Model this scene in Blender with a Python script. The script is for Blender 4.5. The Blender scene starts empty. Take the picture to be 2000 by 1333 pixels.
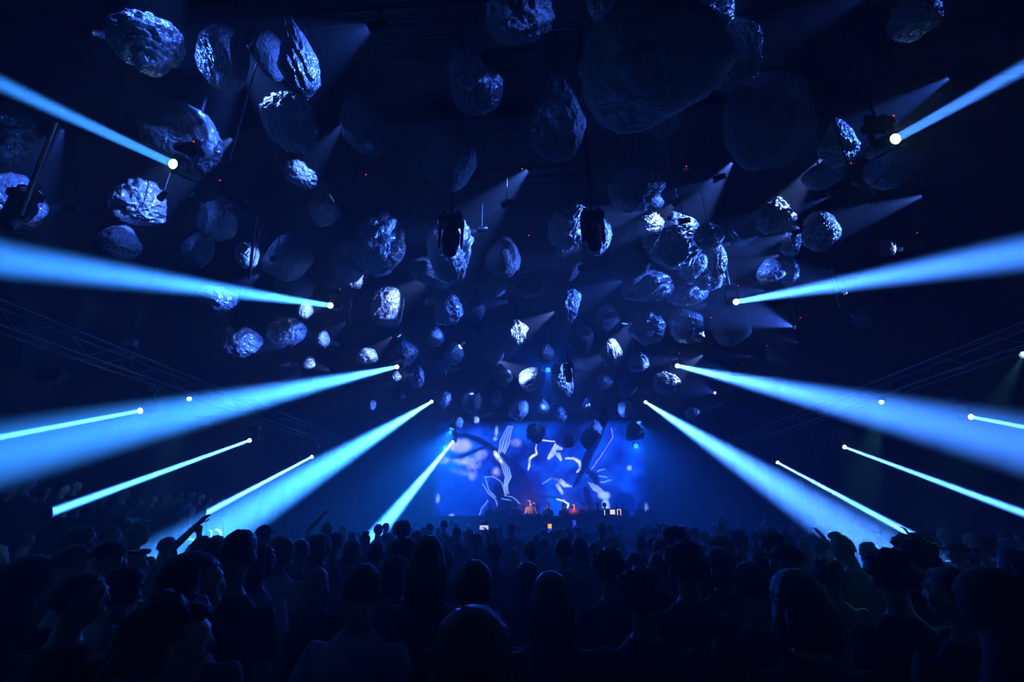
import bpy, bmesh, math, random
import numpy as np
from mathutils import Vector, Matrix, noise as mn

S = bpy.context.scene
COL = S.collection
rnd = random.Random(7)

# ------------------------------------------------------------------ camera
TH = math.radians(20.9); PS = math.radians(3.9); CAMH = 2.0; FPX = 889.0
cd = bpy.data.cameras.new('camera'); cam = bpy.data.objects.new('camera', cd)
COL.objects.link(cam); S.camera = cam
cd.lens = 16; cd.sensor_width = 36; cd.clip_start = .05
cam.location = (0, 0, CAMH); cam.rotation_euler = (math.pi/2+TH, 0, PS)
RZ = Matrix.Rotation(PS, 3, 'Z'); CP = Vector((0, 0, CAMH))

# ------------------------------------------------------------------ world: black, filled with thin stage haze
HAZE = .035
w = bpy.data.worlds.new('world'); S.world = w; w.use_nodes = True
nt = w.node_tree; nt.nodes['Background'].inputs[0].default_value = (0, 0, 0, 1)
vs = nt.nodes.new('ShaderNodeVolumeScatter')
vs.inputs['Density'].default_value = HAZE; vs.inputs['Anisotropy'].default_value = .25
vs.inputs['Color'].default_value = (.95, .97, 1, 1)
nt.links.new(vs.outputs[0], nt.nodes['World Output'].inputs['Volume'])
S.view_settings.view_transform = 'Standard'; S.view_settings.look = 'None'
S.view_settings.gamma = 1; S.view_settings.use_curve_mapping = False
S.view_settings.exposure = 0
S.cycles.use_denoising = True
S.cycles.volume_bounces = 0; S.cycles.max_bounces = 3; S.cycles.diffuse_bounces = 1
S.cycles.glossy_bounces = 1; S.cycles.caustics_reflective = False; S.cycles.caustics_refractive = False
S.cycles.sample_clamp_indirect = 3

BEAM_E = 110.0; PIN_E = 420.0; FILL_E = 700.0
LEFT_C = (.034, .25, 1); RIGHT_C = (.046, .22, 1); PIN_C = (.045, .15, 1); FILL_C = (.003, .085, 1)

# ------------------------------------------------------------------ geometry of the view
def ray(px, py):
    u = (px-1000)/FPX; v = (666.5-py)/FPX
    return RZ @ Vector((u, math.cos(TH)-math.sin(TH)*v, math.sin(TH)+math.cos(TH)*v))
def at_z(px, py, z):
    d = ray(px, py); return CP + d*((z-CAMH)/d.z)
def at_y(px, py, y):
    d = ray(px, py); return CP + d*(y/d.y)
def at_t(px, py, t): return CP + ray(px, py)*t
RI = RZ.transposed()
def proj(p):
    q = RI @ (Vector(p)-CP)
    f = q.y*math.cos(TH)+q.z*math.sin(TH); v = -q.y*math.sin(TH)+q.z*math.cos(TH)
    return 1000+FPX*q.x/f, 666.5-FPX*v/f, f

# ------------------------------------------------------------------ materials
def mat(name, col, rough=.6, metal=0., bump=0., bscale=30., var=0., emit=None, estr=0., spec=.5, stretch=None, sheen=0.):
    m = bpy.data.materials.new(name); m.use_nodes = True; t = m.node_tree; b = t.nodes['Principled BSDF']
    b.inputs['Base Color'].default_value = (*col, 1); b.inputs['Roughness'].default_value = rough
    b.inputs['Metallic'].default_value = metal; b.inputs['Specular IOR Level'].default_value = spec
    if sheen: b.inputs['Sheen Weight'].default_value = sheen
    co = t.nodes.new('ShaderNodeTexCoord'); src = co.outputs['Object']
    if stretch:
        mp = t.nodes.new('ShaderNodeMapping'); mp.inputs['Scale'].default_value = stretch
        t.links.new(src, mp.inputs[0]); src = mp.outputs[0]
    n = t.nodes.new('ShaderNodeTexNoise'); n.inputs['Scale'].default_value = bscale; n.inputs['Detail'].default_value = 5
    t.links.new(src, n.inputs['Vector'])
    if var:
        r = t.nodes.new('ShaderNodeValToRGB')
        r.color_ramp.elements[0].color = (*[c*(1-var) for c in col], 1); r.color_ramp.elements[0].position = .35
        r.color_ramp.elements[1].color = (*[min(1, c*(1+var)) for c in col], 1); r.color_ramp.elements[1].position = .65
        t.links.new(n.outputs['Fac'], r.inputs[0]); t.links.new(r.outputs[0], b.inputs['Base Color'])
    if bump:
        bp = t.nodes.new('ShaderNodeBump'); bp.inputs['Strength'].default_value = bump; bp.inputs['Distance'].default_value = .02
        t.links.new(n.outputs['Fac'], bp.inputs['Height']); t.links.new(bp.outputs[0], b.inputs['Normal'])
    if emit:
        b.inputs['Emission Color'].default_value = (*emit, 1); b.inputs['Emission Strength'].default_value = estr
        m.cycles.emission_sampling = 'NONE'
    return m
def foil_mat(name, col, rough, metal):
    m = mat(name, col, rough, metal, var=.15, bscale=4)
    t = m.node_tree; b = t.nodes['Principled BSDF']
    co = [n for n in t.nodes if n.type == 'TEX_COORD'][0]
    ns = t.nodes.new('ShaderNodeTexNoise'); ns.inputs['Scale'].default_value = 3; ns.inputs['Detail'].default_value = 3
    t.links.new(co.outputs['Object'], ns.inputs['Vector'])
    mx = t.nodes.new('ShaderNodeVectorMath'); mx.operation = 'MULTIPLY_ADD'; mx.inputs[1].default_value = (.5, .5, .5)
    t.links.new(ns.outputs['Color'], mx.inputs[0]); t.links.new(co.outputs['Object'], mx.inputs[2])
    v = t.nodes.new('ShaderNodeTexVoronoi'); v.feature = 'DISTANCE_TO_EDGE'; v.inputs['Scale'].default_value = 6
    t.links.new(mx.outputs[0], v.inputs['Vector'])
    v2 = t.nodes.new('ShaderNodeTexVoronoi'); v2.inputs['Scale'].default_value = 5
    t.links.new(mx.outputs[0], v2.inputs['Vector'])
    ad = t.nodes.new('ShaderNodeMath'); ad.operation = 'ADD'
    t.links.new(v.outputs['Distance'], ad.inputs[0]); t.links.new(v2.outputs['Distance'], ad.inputs[1])
    bp = t.nodes.new('ShaderNodeBump'); bp.inputs['Strength'].default_value = .6; bp.inputs['Distance'].default_value = .05
    t.links.new(ad.outputs[0], bp.inputs['Height']); t.links.new(bp.outputs[0], b.inputs['Normal'])
    return m
M = dict(
    floor=mat('floor_concrete', (.03, .03, .035), .5, bump=.2, var=.3, bscale=3),
    wall=mat('wall_black_paint', (.018, .018, .022), .8, bump=.3, var=.3, bscale=2),
    ceil=mat('ceiling_steel', (.035, .035, .04), .5, .3, var=.3, bscale=2),
    drape=mat('drape_velvet', (.05, .05, .06), .8, sheen=.3, var=.2),
    truss=mat('truss_aluminium', (.13, .135, .15), .35, .8, var=.15),
    black=mat('black_plastic', (.02, .02, .022), .4, var=.2, bump=.05),
    cable=mat('steel_cable', (.12, .12, .14), .4, .6),
    foil=foil_mat('silver_foil', (.62, .63, .66), .30, .6),
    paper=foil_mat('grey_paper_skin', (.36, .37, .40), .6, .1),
    skin=mat('skin', (.42, .25, .18), .5, var=.12, bump=.1, bscale=60),
    skin2=mat('skin_dark', (.16, .085, .055), .5, var=.12, bump=.1, bscale=60),
    hair_dark=mat('dark_hair', (.012, .01, .009), .42, bump=.9, bscale=25, stretch=(8, 8, 1), var=.3),
    hair_brown=mat('brown_hair', (.06, .03, .015), .42, bump=.9, bscale=25, stretch=(8, 8, 1), var=.3),
    hair_blond=mat('blond_hair', (.38, .27, .12), .42, bump=.9, bscale=25, stretch=(8, 8, 1), var=.3),
    cloth_black=mat('black_cloth', (.008, .008, .009), .85, bump=.4, bscale=14, var=.2, sheen=.1),
    cloth_grey=mat('grey_cloth', (.07, .07, .08), .85, bump=.4, bscale=14, var=.2),
    cloth_white=mat('white_cloth', (.55, .56, .6), .85, bump=.4, bscale=14, var=.06),
    cloth_navy=mat('navy_cloth', (.02, .03, .09), .85, bump=.4, bscale=14, var=.2),
    cloth_red=mat('red_cloth', (.30, .05, .04), .85, bump=.4, bscale=14, var=.2),
    denim=mat('denim', (.02, .028, .05), .9, bump=.4, bscale=60, var=.2),
    shoe=mat('shoe_leather', (.03, .03, .03), .5, var=.2),
    gear=mat('equipment_metal', (.05, .05, .055), .35, .3, var=.2),
    pale=mat('pale_lens_panel', (.45, .5, .55), .4, var=.1),
    beamlens=mat('lit_beam_lens', (.5, .6, .7), .2, emit=(.55, .95, 1), estr=30),
    pinlens=mat('lit_pinspot_lens', (.4, .5, .7), .2, emit=(.25, .5, 1), estr=14),
    fill_lens=mat('added_wash_lens', (.1, .2, .7), .2, emit=(.02, .2, 1), estr=5),  # glowing face of the added wash lamps
    red=mat('red_indicator', (.3, .02, .02), .4, emit=(1, .04, .03), estr=4),
    darklens=mat('dark_glass_lens', (.01, .01, .02), .08),
    warm=mat('lit_gear_panel', (.7, .6, .6), .4, emit=(1, .8, .75), estr=1.6),
    phone_w=mat('phone_screen_white', (.1, .1, .1), .2, emit=(.5, .55, 1), estr=1.3),
    phone_o=mat('phone_screen_orange', (.1, .1, .1), .2, emit=(1, .5, .2), estr=1.2),
    phone_b=mat('phone_screen_blue', (.02, .02, .3), .2, emit=(.03, .06, 1), estr=1.2),
    teal=mat('teal_glow_screen', (.05, .3, .4), .3, emit=(.05, .45, .7), estr=.8),
)
def plaid():
    m = mat('plaid_cloth', (.05, .05, .1), .85); t = m.node_tree; b = t.nodes['Principled BSDF']
    co = [n for n in t.nodes if n.type == 'TEX_COORD'][0]
    ch = t.nodes.new('ShaderNodeTexChecker'); ch.inputs['Scale'].default_value = 18
    ch.inputs['Color1'].default_value = (.13, .13, .2, 1); ch.inputs['Color2'].default_value = (.03, .03, .05, 1)
    t.links.new(co.outputs['Object'], ch.inputs['Vector']); t.links.new(ch.outputs[0], b.inputs['Base Color'])
    return m
M['plaid'] = plaid()

# ------------------------------------------------------------------ helpers
def tag(o, label=None, cat=None, group=None, kind=None):
    if label: o['label'] = label
    if cat: o['category'] = cat
    if group: o['group'] = group
    if kind: o['kind'] = kind
    return o
def empty(name, loc, label=None, cat=None, group=None, rot=(0, 0, 0)):
    o = bpy.data.objects.new(name, None); o.location = loc; o.rotation_euler = rot
    o.empty_display_size = .1; COL.objects.link(o); return tag(o, label, cat, group)
def inst(name, me, m=None, parent=None, loc=(0, 0, 0), rot=(0, 0, 0), scale=(1, 1, 1)):
    o = bpy.data.objects.new(name, me); COL.objects.link(o)
    o.location = loc; o.rotation_euler = rot; o.scale = scale; o.parent = parent
    if m is not None:
        if not me.materials: me.materials.append(m)
        elif me.materials[0] != m:
            o.material_slots[0].link = 'OBJECT'; o.material_slots[0].material = m
    return o
def mesh_of(bm, name, smooth=False):
    me = bpy.data.meshes.new(name)
    bmesh.ops.recalc_face_normals(bm, faces=bm.faces)
    if smooth:
        for f in bm.faces: f.smooth = True
    bm.to_mesh(me); bm.free(); return me
def box(bm, lo, hi, bev=0.):
    r = bmesh.ops.create_cube(bm, size=1)
    for v in r['verts']:
        v.co = Vector([(lo[i]+hi[i])/2+v.co[i]*(hi[i]-lo[i]) for i in range(3)])
    if bev:
        es = list({e for v in r['verts'] for e in v.link_edges})
        bmesh.ops.bevel(bm, geom=es, offset=bev, segments=2, affect='EDGES')
def tube(bm, pts, radii, seg=12, up=Vector((0, 1, 0))):
    pts = [Vector(p) for p in pts]; rings = []
    for i, p in enumerate(pts):
        a = pts[max(i-1, 0)]; b = pts[min(i+1, len(pts)-1)]
        d = (b-a).normalized()
        x = up.cross(d)
        if x.length < 1e-3: x = Vector((1, 0, 0)).cross(d)
        x.normalize(); y = d.cross(x)
        r = radii[i] if isinstance(radii[i], tuple) else (radii[i], radii[i])
        rings.append([bm.verts.new(p+x*math.cos(2*math.pi*k/seg)*r[0]+y*math.sin(2*math.pi*k/seg)*r[1]) for k in range(seg)])
    for i in range(len(rings)-1):
        for k in range(seg):
            bm.faces.new((rings[i][k], rings[i][(k+1) % seg], rings[i+1][(k+1) % seg], rings[i+1][k]))
    bm.faces.new(rings[0][::-1]); bm.faces.new(rings[-1])
def rod(a, b, r, seg=8):
    bm = bmesh.new(); tube(bm, [a, b], [r, r], seg); return bm
def ball(bm, c, s, sub=2, rot=None):
    r = bmesh.ops.create_icosphere(bm, subdivisions=sub, radius=1)
    for v in r['verts']:
        p = Vector((v.co.x*s[0], v.co.y*s[1], v.co.z*s[2]))
        if rot: p = rot @ p
        v.co = p+Vector(c)
def lathe(bm, prof, axis_z=True, seg=20):   # prof: list (r, z)
    R_ = [[bm.verts.new((max(r, 1e-4)*math.cos(2*math.pi*k/seg), max(r, 1e-4)*math.sin(2*math.pi*k/seg), z)) for k in range(seg)] for r, z in prof]
    for a, b in zip(R_[:-1], R_[1:]):
        for k in range(seg): bm.faces.new((a[k], a[(k+1) % seg], b[(k+1) % seg], b[k]))
    bm.faces.new(R_[0][::-1]); bm.faces.new(R_[-1])
def B(name, fn, smooth=False):
    bm = bmesh.new(); fn(bm); return mesh_of(bm, name, smooth)
UNITROD = B('rod', lambda bm: tube(bm, [(0, 0, 0), (0, 0, 1)], [1, 1], 8), True)
def rod_obj(name, a, b, r, m, parent=None):
    a = Vector(a); b = Vector(b); d = b-a
    return inst(name, UNITROD, m, parent, a, d.to_track_quat('Z', 'Y').to_euler(), (r, r, d.length))
def spot(name, loc, d, e, col, ang, blend, rad, parent=None):
    l = bpy.data.lights.new(name, 'SPOT'); l.energy = e; l.color = col; l.spot_size = math.radians(ang)
    l.spot_blend = blend; l.shadow_soft_size = rad
    o = bpy.data.objects.new(name, l); COL.objects.link(o)
    o.location = loc; o.rotation_euler = Vector(d).to_track_quat('-Z', 'Y').to_euler(); o.parent = parent
    return o

def shaft(name, loc, d, e, col, ang, dia, parent=None):
    l = bpy.data.lights.new(name, 'AREA'); l.shape = 'DISK'; l.size = dia; l.spread = math.radians(ang); l.energy = e; l.color = col
    o = bpy.data.objects.new(name, l); COL.objects.link(o)
    o.location = loc; o.rotation_euler = Vector(d).to_track_quat('-Z', 'Y').to_euler(); o.parent = parent
    return o
# ------------------------------------------------------------------ room shell
XL, XR, YB, YF, ZC = -13.5, 13.5, -10.0, 25.0, 11.5
def struct(name, fn, m):
    return tag(inst(name, B(name, fn), m), kind='structure')
struct('floor', lambda bm: box(bm, (XL, YB, -.2), (XR, YF, 0)), M['floor'])
struct('wall_left', lambda bm: box(bm, (XL-.3, YB, 0), (XL, YF, ZC)), M['wall'])
struct('wall_right', lambda bm: box(bm, (XR, YB, 0), (XR+.3, YF, ZC)), M['wall'])
struct('wall_back', lambda bm: box(bm, (XL, YF, 0), (XR, YF+.3, ZC)), M['wall'])
struct('wall_front', lambda bm: box(bm, (XL, YB-.3, 0), (XR, YB, ZC)), M['wall'])
def corr(bm):
    n = int((YF-YB)/.09); vv = []
    for i in range(n+1):
        y = YB+(YF-YB)*i/n; z = ZC-(.05 if (i % 4) in (1, 2) else 0)
        vv.append((bm.verts.new((XL, y, z)), bm.verts.new((XR, y, z))))
    for i in range(n): bm.faces.new((vv[i][0], vv[i][1], vv[i+1][1], vv[i+1][0]))
    a = [bm.verts.new((x, y, ZC+.25)) for x, y in ((XL, YB), (XR, YB), (XR, YF), (XL, YF))]
    bm.faces.new(a)
struct('ceiling', corr, M['ceil'])
# roof beams under the corrugated sheets
for i, y in enumerate((-4, 2.2, 8.4, 14.6, 20.8)):
    def ib(bm, y=y):
        box(bm, (XL, y-.12, ZC-.14), (XR, y+.12, ZC-.10)); box(bm, (XL, y-.012, ZC-.50), (XR, y+.012, ZC-.14)); box(bm, (XL, y-.12, ZC-.54), (XR, y+.12, ZC-.50))
    struct('trim_%d' % (i+1), ib, M['wall'])

# ------------------------------------------------------------------ drapes
def drape(x0, y0, x1, y1, z0, z1, label, folds):
    bm = bmesh.new(); n = folds*10; a = Vector((x0, y0, 0)); b = Vector((x1, y1, 0)); d = (b-a); nn = Vector((-d.y, d.x, 0)).normalized()
    rows = []
    for k in range(9):
        z = z0+(z1-z0)*k/8; row = []
        for i in range(n+1):
            s = i/n
            off = .09*math.sin(2*math.pi*folds*s+.5*math.sin(7*s))*(1-.35*k/8)+.04*math.sin(31*s+k*.3)
            row.append(bm.verts.new(a+d*s+nn*off+Vector((0, 0, z))))
        rows.append(row)
    for k in range(8):
        for i in range(n): bm.faces.new((rows[k][i], rows[k][i+1], rows[k+1][i+1], rows[k+1][i]))
    bmesh.ops.solidify(bm, geom=bm.faces[:], thickness=.02)
    r = empty('stage_drape', (x0, y0, 0), label, 'curtain')
    o = inst('cloth', mesh_of(bm, 'drape', True), M['drape'], r); o.matrix_parent_inverse = Matrix.Translation((-x0, -y0, 0))
    p = rod_obj('curtain_pole', (x0, y0, z1), (x1, y1, z1), .03, M['truss'], r); p.matrix_parent_inverse = Matrix.Translation((-x0, -y0, 0))
p = at_y(515, 900, 20.5); q = at_y(700, 900, 22.6)
drape(p.x, 20.5, q.x, 22.6, 0, 6.6, 'dark pleated drape hanging left of the stage behind the beams', 14)
p = at_y(1560, 900, 17.5); q = at_y(1642, 900, 17.2)
drape(p.x, 17.5, q.x, 17.2, 0, 4.9, 'dark pleated drape hanging at the right between the two right side beams', 10)
drape(XL+.4, 24.6, XR-.4, 24.6, 0, 9, 'wide black backdrop drape behind the screen', 40)

# ------------------------------------------------------------------ trusses
TUBE_BR = UNITROD
def truss(a, b, s, label, ncell, group='lighting trusses under the roof'):
    a = Vector(a); b = Vector(b); d = b-a; L = d.length
    ang = math.atan2(d.y, d.x)
    r = empty('lighting_truss', a, label, 'truss', group, (0, 0, ang))
    cs = [(-s/2, -s/2), (s/2, -s/2), (s/2, s/2), (-s/2, s/2)]
    for cy, cz in cs: rod_obj('chord', (0, cy, cz), (L, cy, cz), .024, M['truss'], r)
    st = L/ncell
    for i in range(ncell):
        f = i % 2
        for k in range(4):
            p = cs[k]; q = cs[(k+1) % 4]
            if f: p, q = q, p
            rod_obj('brace', (i*st, *p), ((i+1)*st, *q), .011, M['truss'], r)
    for x, y in ((.5, 0), (L-.5, 0)): rod_obj('hanging_cable', (x, 0, s/2), (x, 0, ZC-a.z+.05), .008, M['cable'], r)
    return r
TRZ = 10.3
for k, (y, lb) in enumerate(((5.5, 'box truss spanning the hall nearest to the camera'), (10.6, 'box truss spanning the hall above the second pair of big beams'),
                             (15.5, 'box truss spanning the hall above the third pair of big beams'), (20.7, 'box truss spanning the hall above the fourth pair of big beams'))):
    truss((-8.5, y, TRZ), (8.5, y, TRZ), .32, lb, 30)
truss((-7.85, 3.0, 4.72), (-8.25, 19.5, 4.72), .34, 'long box truss along the left wall carrying the small side beams', 30)
truss((7.9, 4.0, 4.72), (7.9, 19.5, 4.72), .34, 'long box truss along the right wall carrying the small side beams', 28)
truss((-6.2, 22.9, 7.0), (6.2, 22.9, 7.0), .3, 'short box truss above the glowing screen', 22)

# ------------------------------------------------------------------ moving heads
EL = math.radians(21.6); BD = Vector((0, -math.cos(EL), -math.sin(EL)))
def me_base(bm): box(bm, (-.17, -.12, -.12), (.17, .12, 0), .018)
def me_head(bm): lathe(bm, [(.05, -.30), (.10, -.29), (.125, -.22), (.13, -.05), (.115, .06), (.105, .12), (.095, .17), (.095, .20), (.075, .20), (.07, .185)])
def me_lens(bm): lathe(bm, [(.02, .186), (.066, .187), (.070, .19), (.066, .196), (.03, .204)])
def me_arm(bm):
    tube(bm, [(0, 0, -.10), (0, 0, -.22), (0, 0, -.42), (0, 0, -.50)], [(.05, .02), (.045, .025), (.055, .022), (.03, .015)], 12)
def me_clamp(bm):
    box(bm, (-.02, -.05, 0), (.02, .05, .03)); tube(bm, [(-.03, 0, .07), (.03, 0, .07)], [.05, .05], 12)
def me_disp(bm): box(bm, (-.05, -.125, -.08), (.05, -.119, -.04))
BASE = B('base', me_base); HEAD = B('head_shell', me_head, True); LENS = B('lens', me_lens, True); ARM = B('yoke_arm', me_arm, True)
CLAMP = B('clamp', me_clamp); DISP = B('display', me_disp); LED = B('led', lambda bm: ball(bm, (0, 0, 0), (.012, .012, .012), 1))
def moving_head(lens, d, label, lit=True, pipe_top=ZC-.03, e=BEAM_E, ang=3.4, col=LEFT_C, rad=.06, tilt=0., sc=1., group='beam moving heads', led=False):
    d = Vector(d).normalized(); lens = Vector(lens)
    piv = lens-d*.2*sc
    root = empty('moving_head_light', piv+Vector((0, 0, .42*sc)), label, 'stage light', group)
    root.scale = (sc, sc, sc)
    yaw = math.atan2(-d.x, d.y) if abs(d.x)+abs(d.y) > .01 else 0
    bs = inst('base', BASE, M['black'], root)
    inst('display', DISP, M['gear'], bs)
    if led: inst('red_indicator', LED, M['red'], bs, (.15, -.12, -.02))
    for s in (-1, 1):
        inst('yoke_arm', ARM, M['black'], root, (s*.155*math.cos(yaw), s*.155*math.sin(yaw), 0), (0, 0, yaw+math.pi/2))
        inst('clamp', CLAMP, M['truss'], root, (s*.1, 0, .0))
    q = d.to_track_quat('Z', 'Y').to_euler()
    hs = inst('head_shell', HEAD, M['black'], root, (0, 0, -.42), q)
    inst('lens', LENS, M['beamlens'] if lit else M['darklens'], hs)
    L = (pipe_top-root.location.z)/sc
    if pipe_top < 8: rod_obj('mount_bar', (-.32, 0, L), (.32, 0, L), .022, M['truss'], root); rod_obj('mount_bar', (0, -.32, L), (0, .32, L), .022, M['truss'], root)
    if L > .1: rod_obj('drop_pipe', (0, 0, .04), (0, 0, L), .024, M['truss'], root)
    if lit: shaft('beam_lamp', Vector((0, 0, -.42))+d*.235, d, e, col, ang, rad*2, root)
    return root
names = ['nearest', 'second nearest', 'third', 'fourth']
for i, p in enumerate([(337, 320), (645, 597), (775, 717), (843, 785)]):
    moving_head(at_z(*p, 6.8), BD, '%s large beam light in the left overhead row, shining towards the camera' % names[i], e=BEAM_E*(.32, .95, 1.7, 3.4)[i], col=LEFT_C, led=True)
for i, p in enumerate([(1750, 271), (1438, 590), (1323, 715), (1261, 786)]):
    moving_head(at_z(*p, 6.8), BD, '%s large beam light in the right overhead row, shining towards the camera' % names[i], e=BEAM_E*(.28, .85, 1.4, 2.5)[i], col=RIGHT_C, led=True)
moving_head(at_z(884, 864, 5.3), BD, 'beam light hung at the top left corner of the screen', pipe_top=6.85, e=BEAM_E*4.2, ang=2.6, rad=.05)
moving_head(at_z(1222, 864, 5.3), BD, 'beam light hung at the top right corner of the screen', pipe_top=6.85, e=BEAM_E*3.6, ang=2.6, rad=.05, col=(.07, .27, 1))
for i, p in enumerate([(273, 803), (487, 861), (609, 893)]):
    moving_head(at_z(*p, 3.9), BD, '%s small beam light on the left wall truss' % ('nearest', 'middle', 'farthest')[i], pipe_top=4.55, e=BEAM_E*(1.3, 2.2, 3.4)[i], ang=1.5, rad=.045, sc=.8, group='side beam lights')
for i, p in enumerate([(1897, 815), (1650, 874), (1519, 904)]):
    moving_head(at_z(*p, 3.9), BD, '%s small beam light on the right wall truss' % ('nearest', 'middle', 'farthest')[i], pipe_top=4.55, e=BEAM_E*(.9, 1.6, 2.4)[i], ang=1.7, rad=.045, sc=.8, group='side beam lights', col=RIGHT_C)
# unlit heads hanging in front of boulders
for (px, py, t, lb) in ((878, 492, 7.2, 'unlit moving head light silhouetted on the foil boulder left of centre'), (1163, 482, 7.6, 'unlit moving head light silhouetted on the foil boulder right of centre'),
                        (10, 440, 7.0, 'unlit moving head light hanging in front of the boulder at the left edge'), (835, 640, 12.5, 'unlit moving head light hanging under the round boulder left of centre'),
                        (935, 648, 13.5, 'unlit moving head light hanging in the dark gap in the middle'), (1112, 745, 15.0, 'unlit moving head light in front of the skull shaped boulder'),
                        (1440, 585, 14.6, 'unlit moving head light hanging behind the second right beam light'), (1180, 832, 18.0, 'unlit moving head light hanging over the right of the screen')):
    moving_head(at_t(px, py, t), (0.05, -.35, -.93), lb, lit=False, group='unlit moving heads', sc=1.15 if t < 8 else 1)

# flood fixtures with pale faces on the left truss, one on the right
def me_flood(bm): box(bm, (-.22, -.10, -.12), (.22, .10, .12), .015)
FLOOD = B('housing', me_flood); FFACE = B('face', lambda bm: box(bm, (-.19, -.085, -.128), (.19, .085, -.121)))
for i, (px, py, lb) in enumerate(((105, 735, 'nearest unlit flood light under the left wall truss'), (403, 822, 'middle unlit flood light under the left wall truss'), (556, 868, 'farthest unlit flood light under the left wall truss'))):
    p = at_z(px, py, 4.45); r = empty('flood_light', (p.x, p.y, 4.45), lb, 'stage light', 'unlit flood lights')
    inst('housing', FLOOD, M['black'], r); inst('face', FFACE, M['pale'], r); 
    for s in (-.2, .2): rod_obj('bracket', (s, 0, .08), (s, 0, .11), .012, M['truss'], r)
    rod_obj('mount_bar', (-.4, 0, .1), (.4, 0, .1), .02, M['truss'], r)

# ------------------------------------------------------------------ washes: added fill lamps, no known source, brightening haze, crowd and boulders
def me_wash(bm): lathe(bm, [(.06, -.22), (.13, -.20), (.15, -.05), (.15, .05), (.13, .07), (.12, .05)])
WASH = B('can', me_wash, True); WLENS = B('wash_lens', lambda bm: lathe(bm, [(.03, .055), (.115, .056), (.1, .07), (.03, .08)]), True)
YOKE = B('yoke', lambda bm: (tube(bm, [(-.17, 0, -.02), (-.17, 0, .16)], [.012, .012], 6), tube(bm, [(.17, 0, -.02), (.17, 0, .16)], [.012, .012], 6), tube(bm, [(-.18, 0, .16), (.18, 0, .16)], [.012, .012], 6)))
def wash(loc, d, e, ang, label, top, col=FILL_C):
    d = Vector(d).normalized(); r = empty('added_wash_light', loc, label, 'stage light', 'added blue fill lights')
    q = d.to_track_quat('Z', 'Y').to_euler()
    cn = inst('can', WASH, M['black'], r, (0, 0, 0), q); inst('lens', WLENS, M['fill_lens'], cn)
    inst('yoke', YOKE, M['truss'], r); rod_obj('drop_pipe', (0, 0, .16), (0, 0, top-loc[2]), .015, M['truss'], r)
    spot('added_wash_lamp', d*.12, d, e, col, ang, 1., .03, r)
wash((-4.5, 22.3, 6.0), (-.22, -.55, -1), FILL_E*6, 84, 'added blue fill light above the left corner of the screen', 6.85, (.005, .16, 1))
wash((4.6, 22.3, 6.2), (.1, -.55, -1), FILL_E*2.5, 84, 'added blue fill light above the right corner of the screen', 6.85)
wash((-4.75, 22.2, 5.05), (.1, -1, -.42), FILL_E*7, 62, 'added low blue fill light beside the left corner beam light', 6.85, (.003, .11, 1))  # added pair, set by the corner beams to lift the crowd
wash((4.35, 22.2, 5.05), (-.1, -1, -.42), FILL_E*3, 62, 'added low blue fill light beside the right corner beam light', 6.85)
wash((.3, 20.3, 8.3), (0, -1, -.55), FILL_E*1.6, 100, 'added blue fill light on the farthest cross truss', ZC-.03)
wash((-5.2, 15.2, 8.2), (.7, .3, -.9), FILL_E*.3, 90, 'added blue fill light on the left of the third cross truss', ZC-.03)
wash((3.0, 15.1, 8.4), (-.2, .2, -1), FILL_E*.25, 90, 'added blue fill light on the right of the third cross truss', ZC-.03)
wash((0.2, 1.2, 10.2), (0.0, 1, -.35), FILL_E*.02, 120, 'added dim blue fill light under the roof above the camera', 11.2, (.01, .16, 1))

# ------------------------------------------------------------------ hanging crumpled boulders
def ico(sub):
    bm = bmesh.new(); bmesh.ops.create_icosphere(bm, subdivisions=sub, radius=1)
    bm.verts.ensure_lookup_table()
    v = np.array([x.co[:] for x in bm.verts]); f = np.array([[a.index for a in q.verts] for q in bm.faces]); bm.free(); return v, f
ICO = {k: ico(k) for k in (4, 5, 6)}
def tri(x): return 2*np.abs(x-np.floor(x+.5))
def boulder_mesh(seed, sub=5, crump=1., tear=0., facets=28, name='boulder_shell', lumps=.12, m='foil'):
    rg = np.random.RandomState(seed); V, F = ICO[sub]; p = V.copy()
    def dirs(n):
        d = rg.normal(size=(n, 3)); return d/np.linalg.norm(d, axis=1)[:, None]
    # coarse angular body: intersection of random half-spaces
    n = dirs(facets); dd = rg.uniform(.80, 1.08, facets)
    den = np.clip(p@n.T, .05, None); rr = np.sort(dd/den, axis=1)
    r = .7*rr[:, 0]+.3*rr[:, 1]; r = np.minimum(r, 1.25)
    r = .75*r+.25*.98
    low = sum(np.sin(p@d*rg.uniform(1.5, 3)+rg.uniform(0, 6)) for d in dirs(4))/4
    r = r+lumps*low
    q = p+.16*np.stack([np.sin(p@d*3.1+rg.uniform(0, 6)) for d in dirs(3)], 1)
    for f, a in ((1.0, .24), (2.0, .26), (4.2, .16), (8.5, .045)):
        if sub == 4 and f > 5: continue
        qq = q+.10/f*np.stack([np.sin(p@d*5*f+rg.uniform(0, 6)) for d in dirs(3)], 1)
        hs = np.stack([tri(qq@d*f+rg.uniform(0, 1)) for d in dirs(3)], 1)
        h = np.max(hs, 1)-.75
        mod = .35+.65*np.clip(.5+sum(np.sin(p@d*2.5+rg.uniform(0, 6)) for d in dirs(3))/2, 0, 1)
        r = r+crump*a*h*mod
    P = p*r[:, None]
    if tear:
        z = P[:, 2]; k = np.clip((z+.1)/1.1, 0, 1)
        P[:, 0] *= 1-.75*k*tear; P[:, 1] *= 1-.75*k*tear; P[:, 2] = z*(1+.35*k*tear)
    P = P/np.max(np.abs(P), axis=0)
    me = bpy.data.meshes.new(name); me.from_pydata([tuple(x) for x in P], [], [tuple(x) for x in F])
    me.polygons.foreach_set('use_smooth', [True]*len(F)); me.update()
    me.materials.append(M[m]); return me
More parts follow.
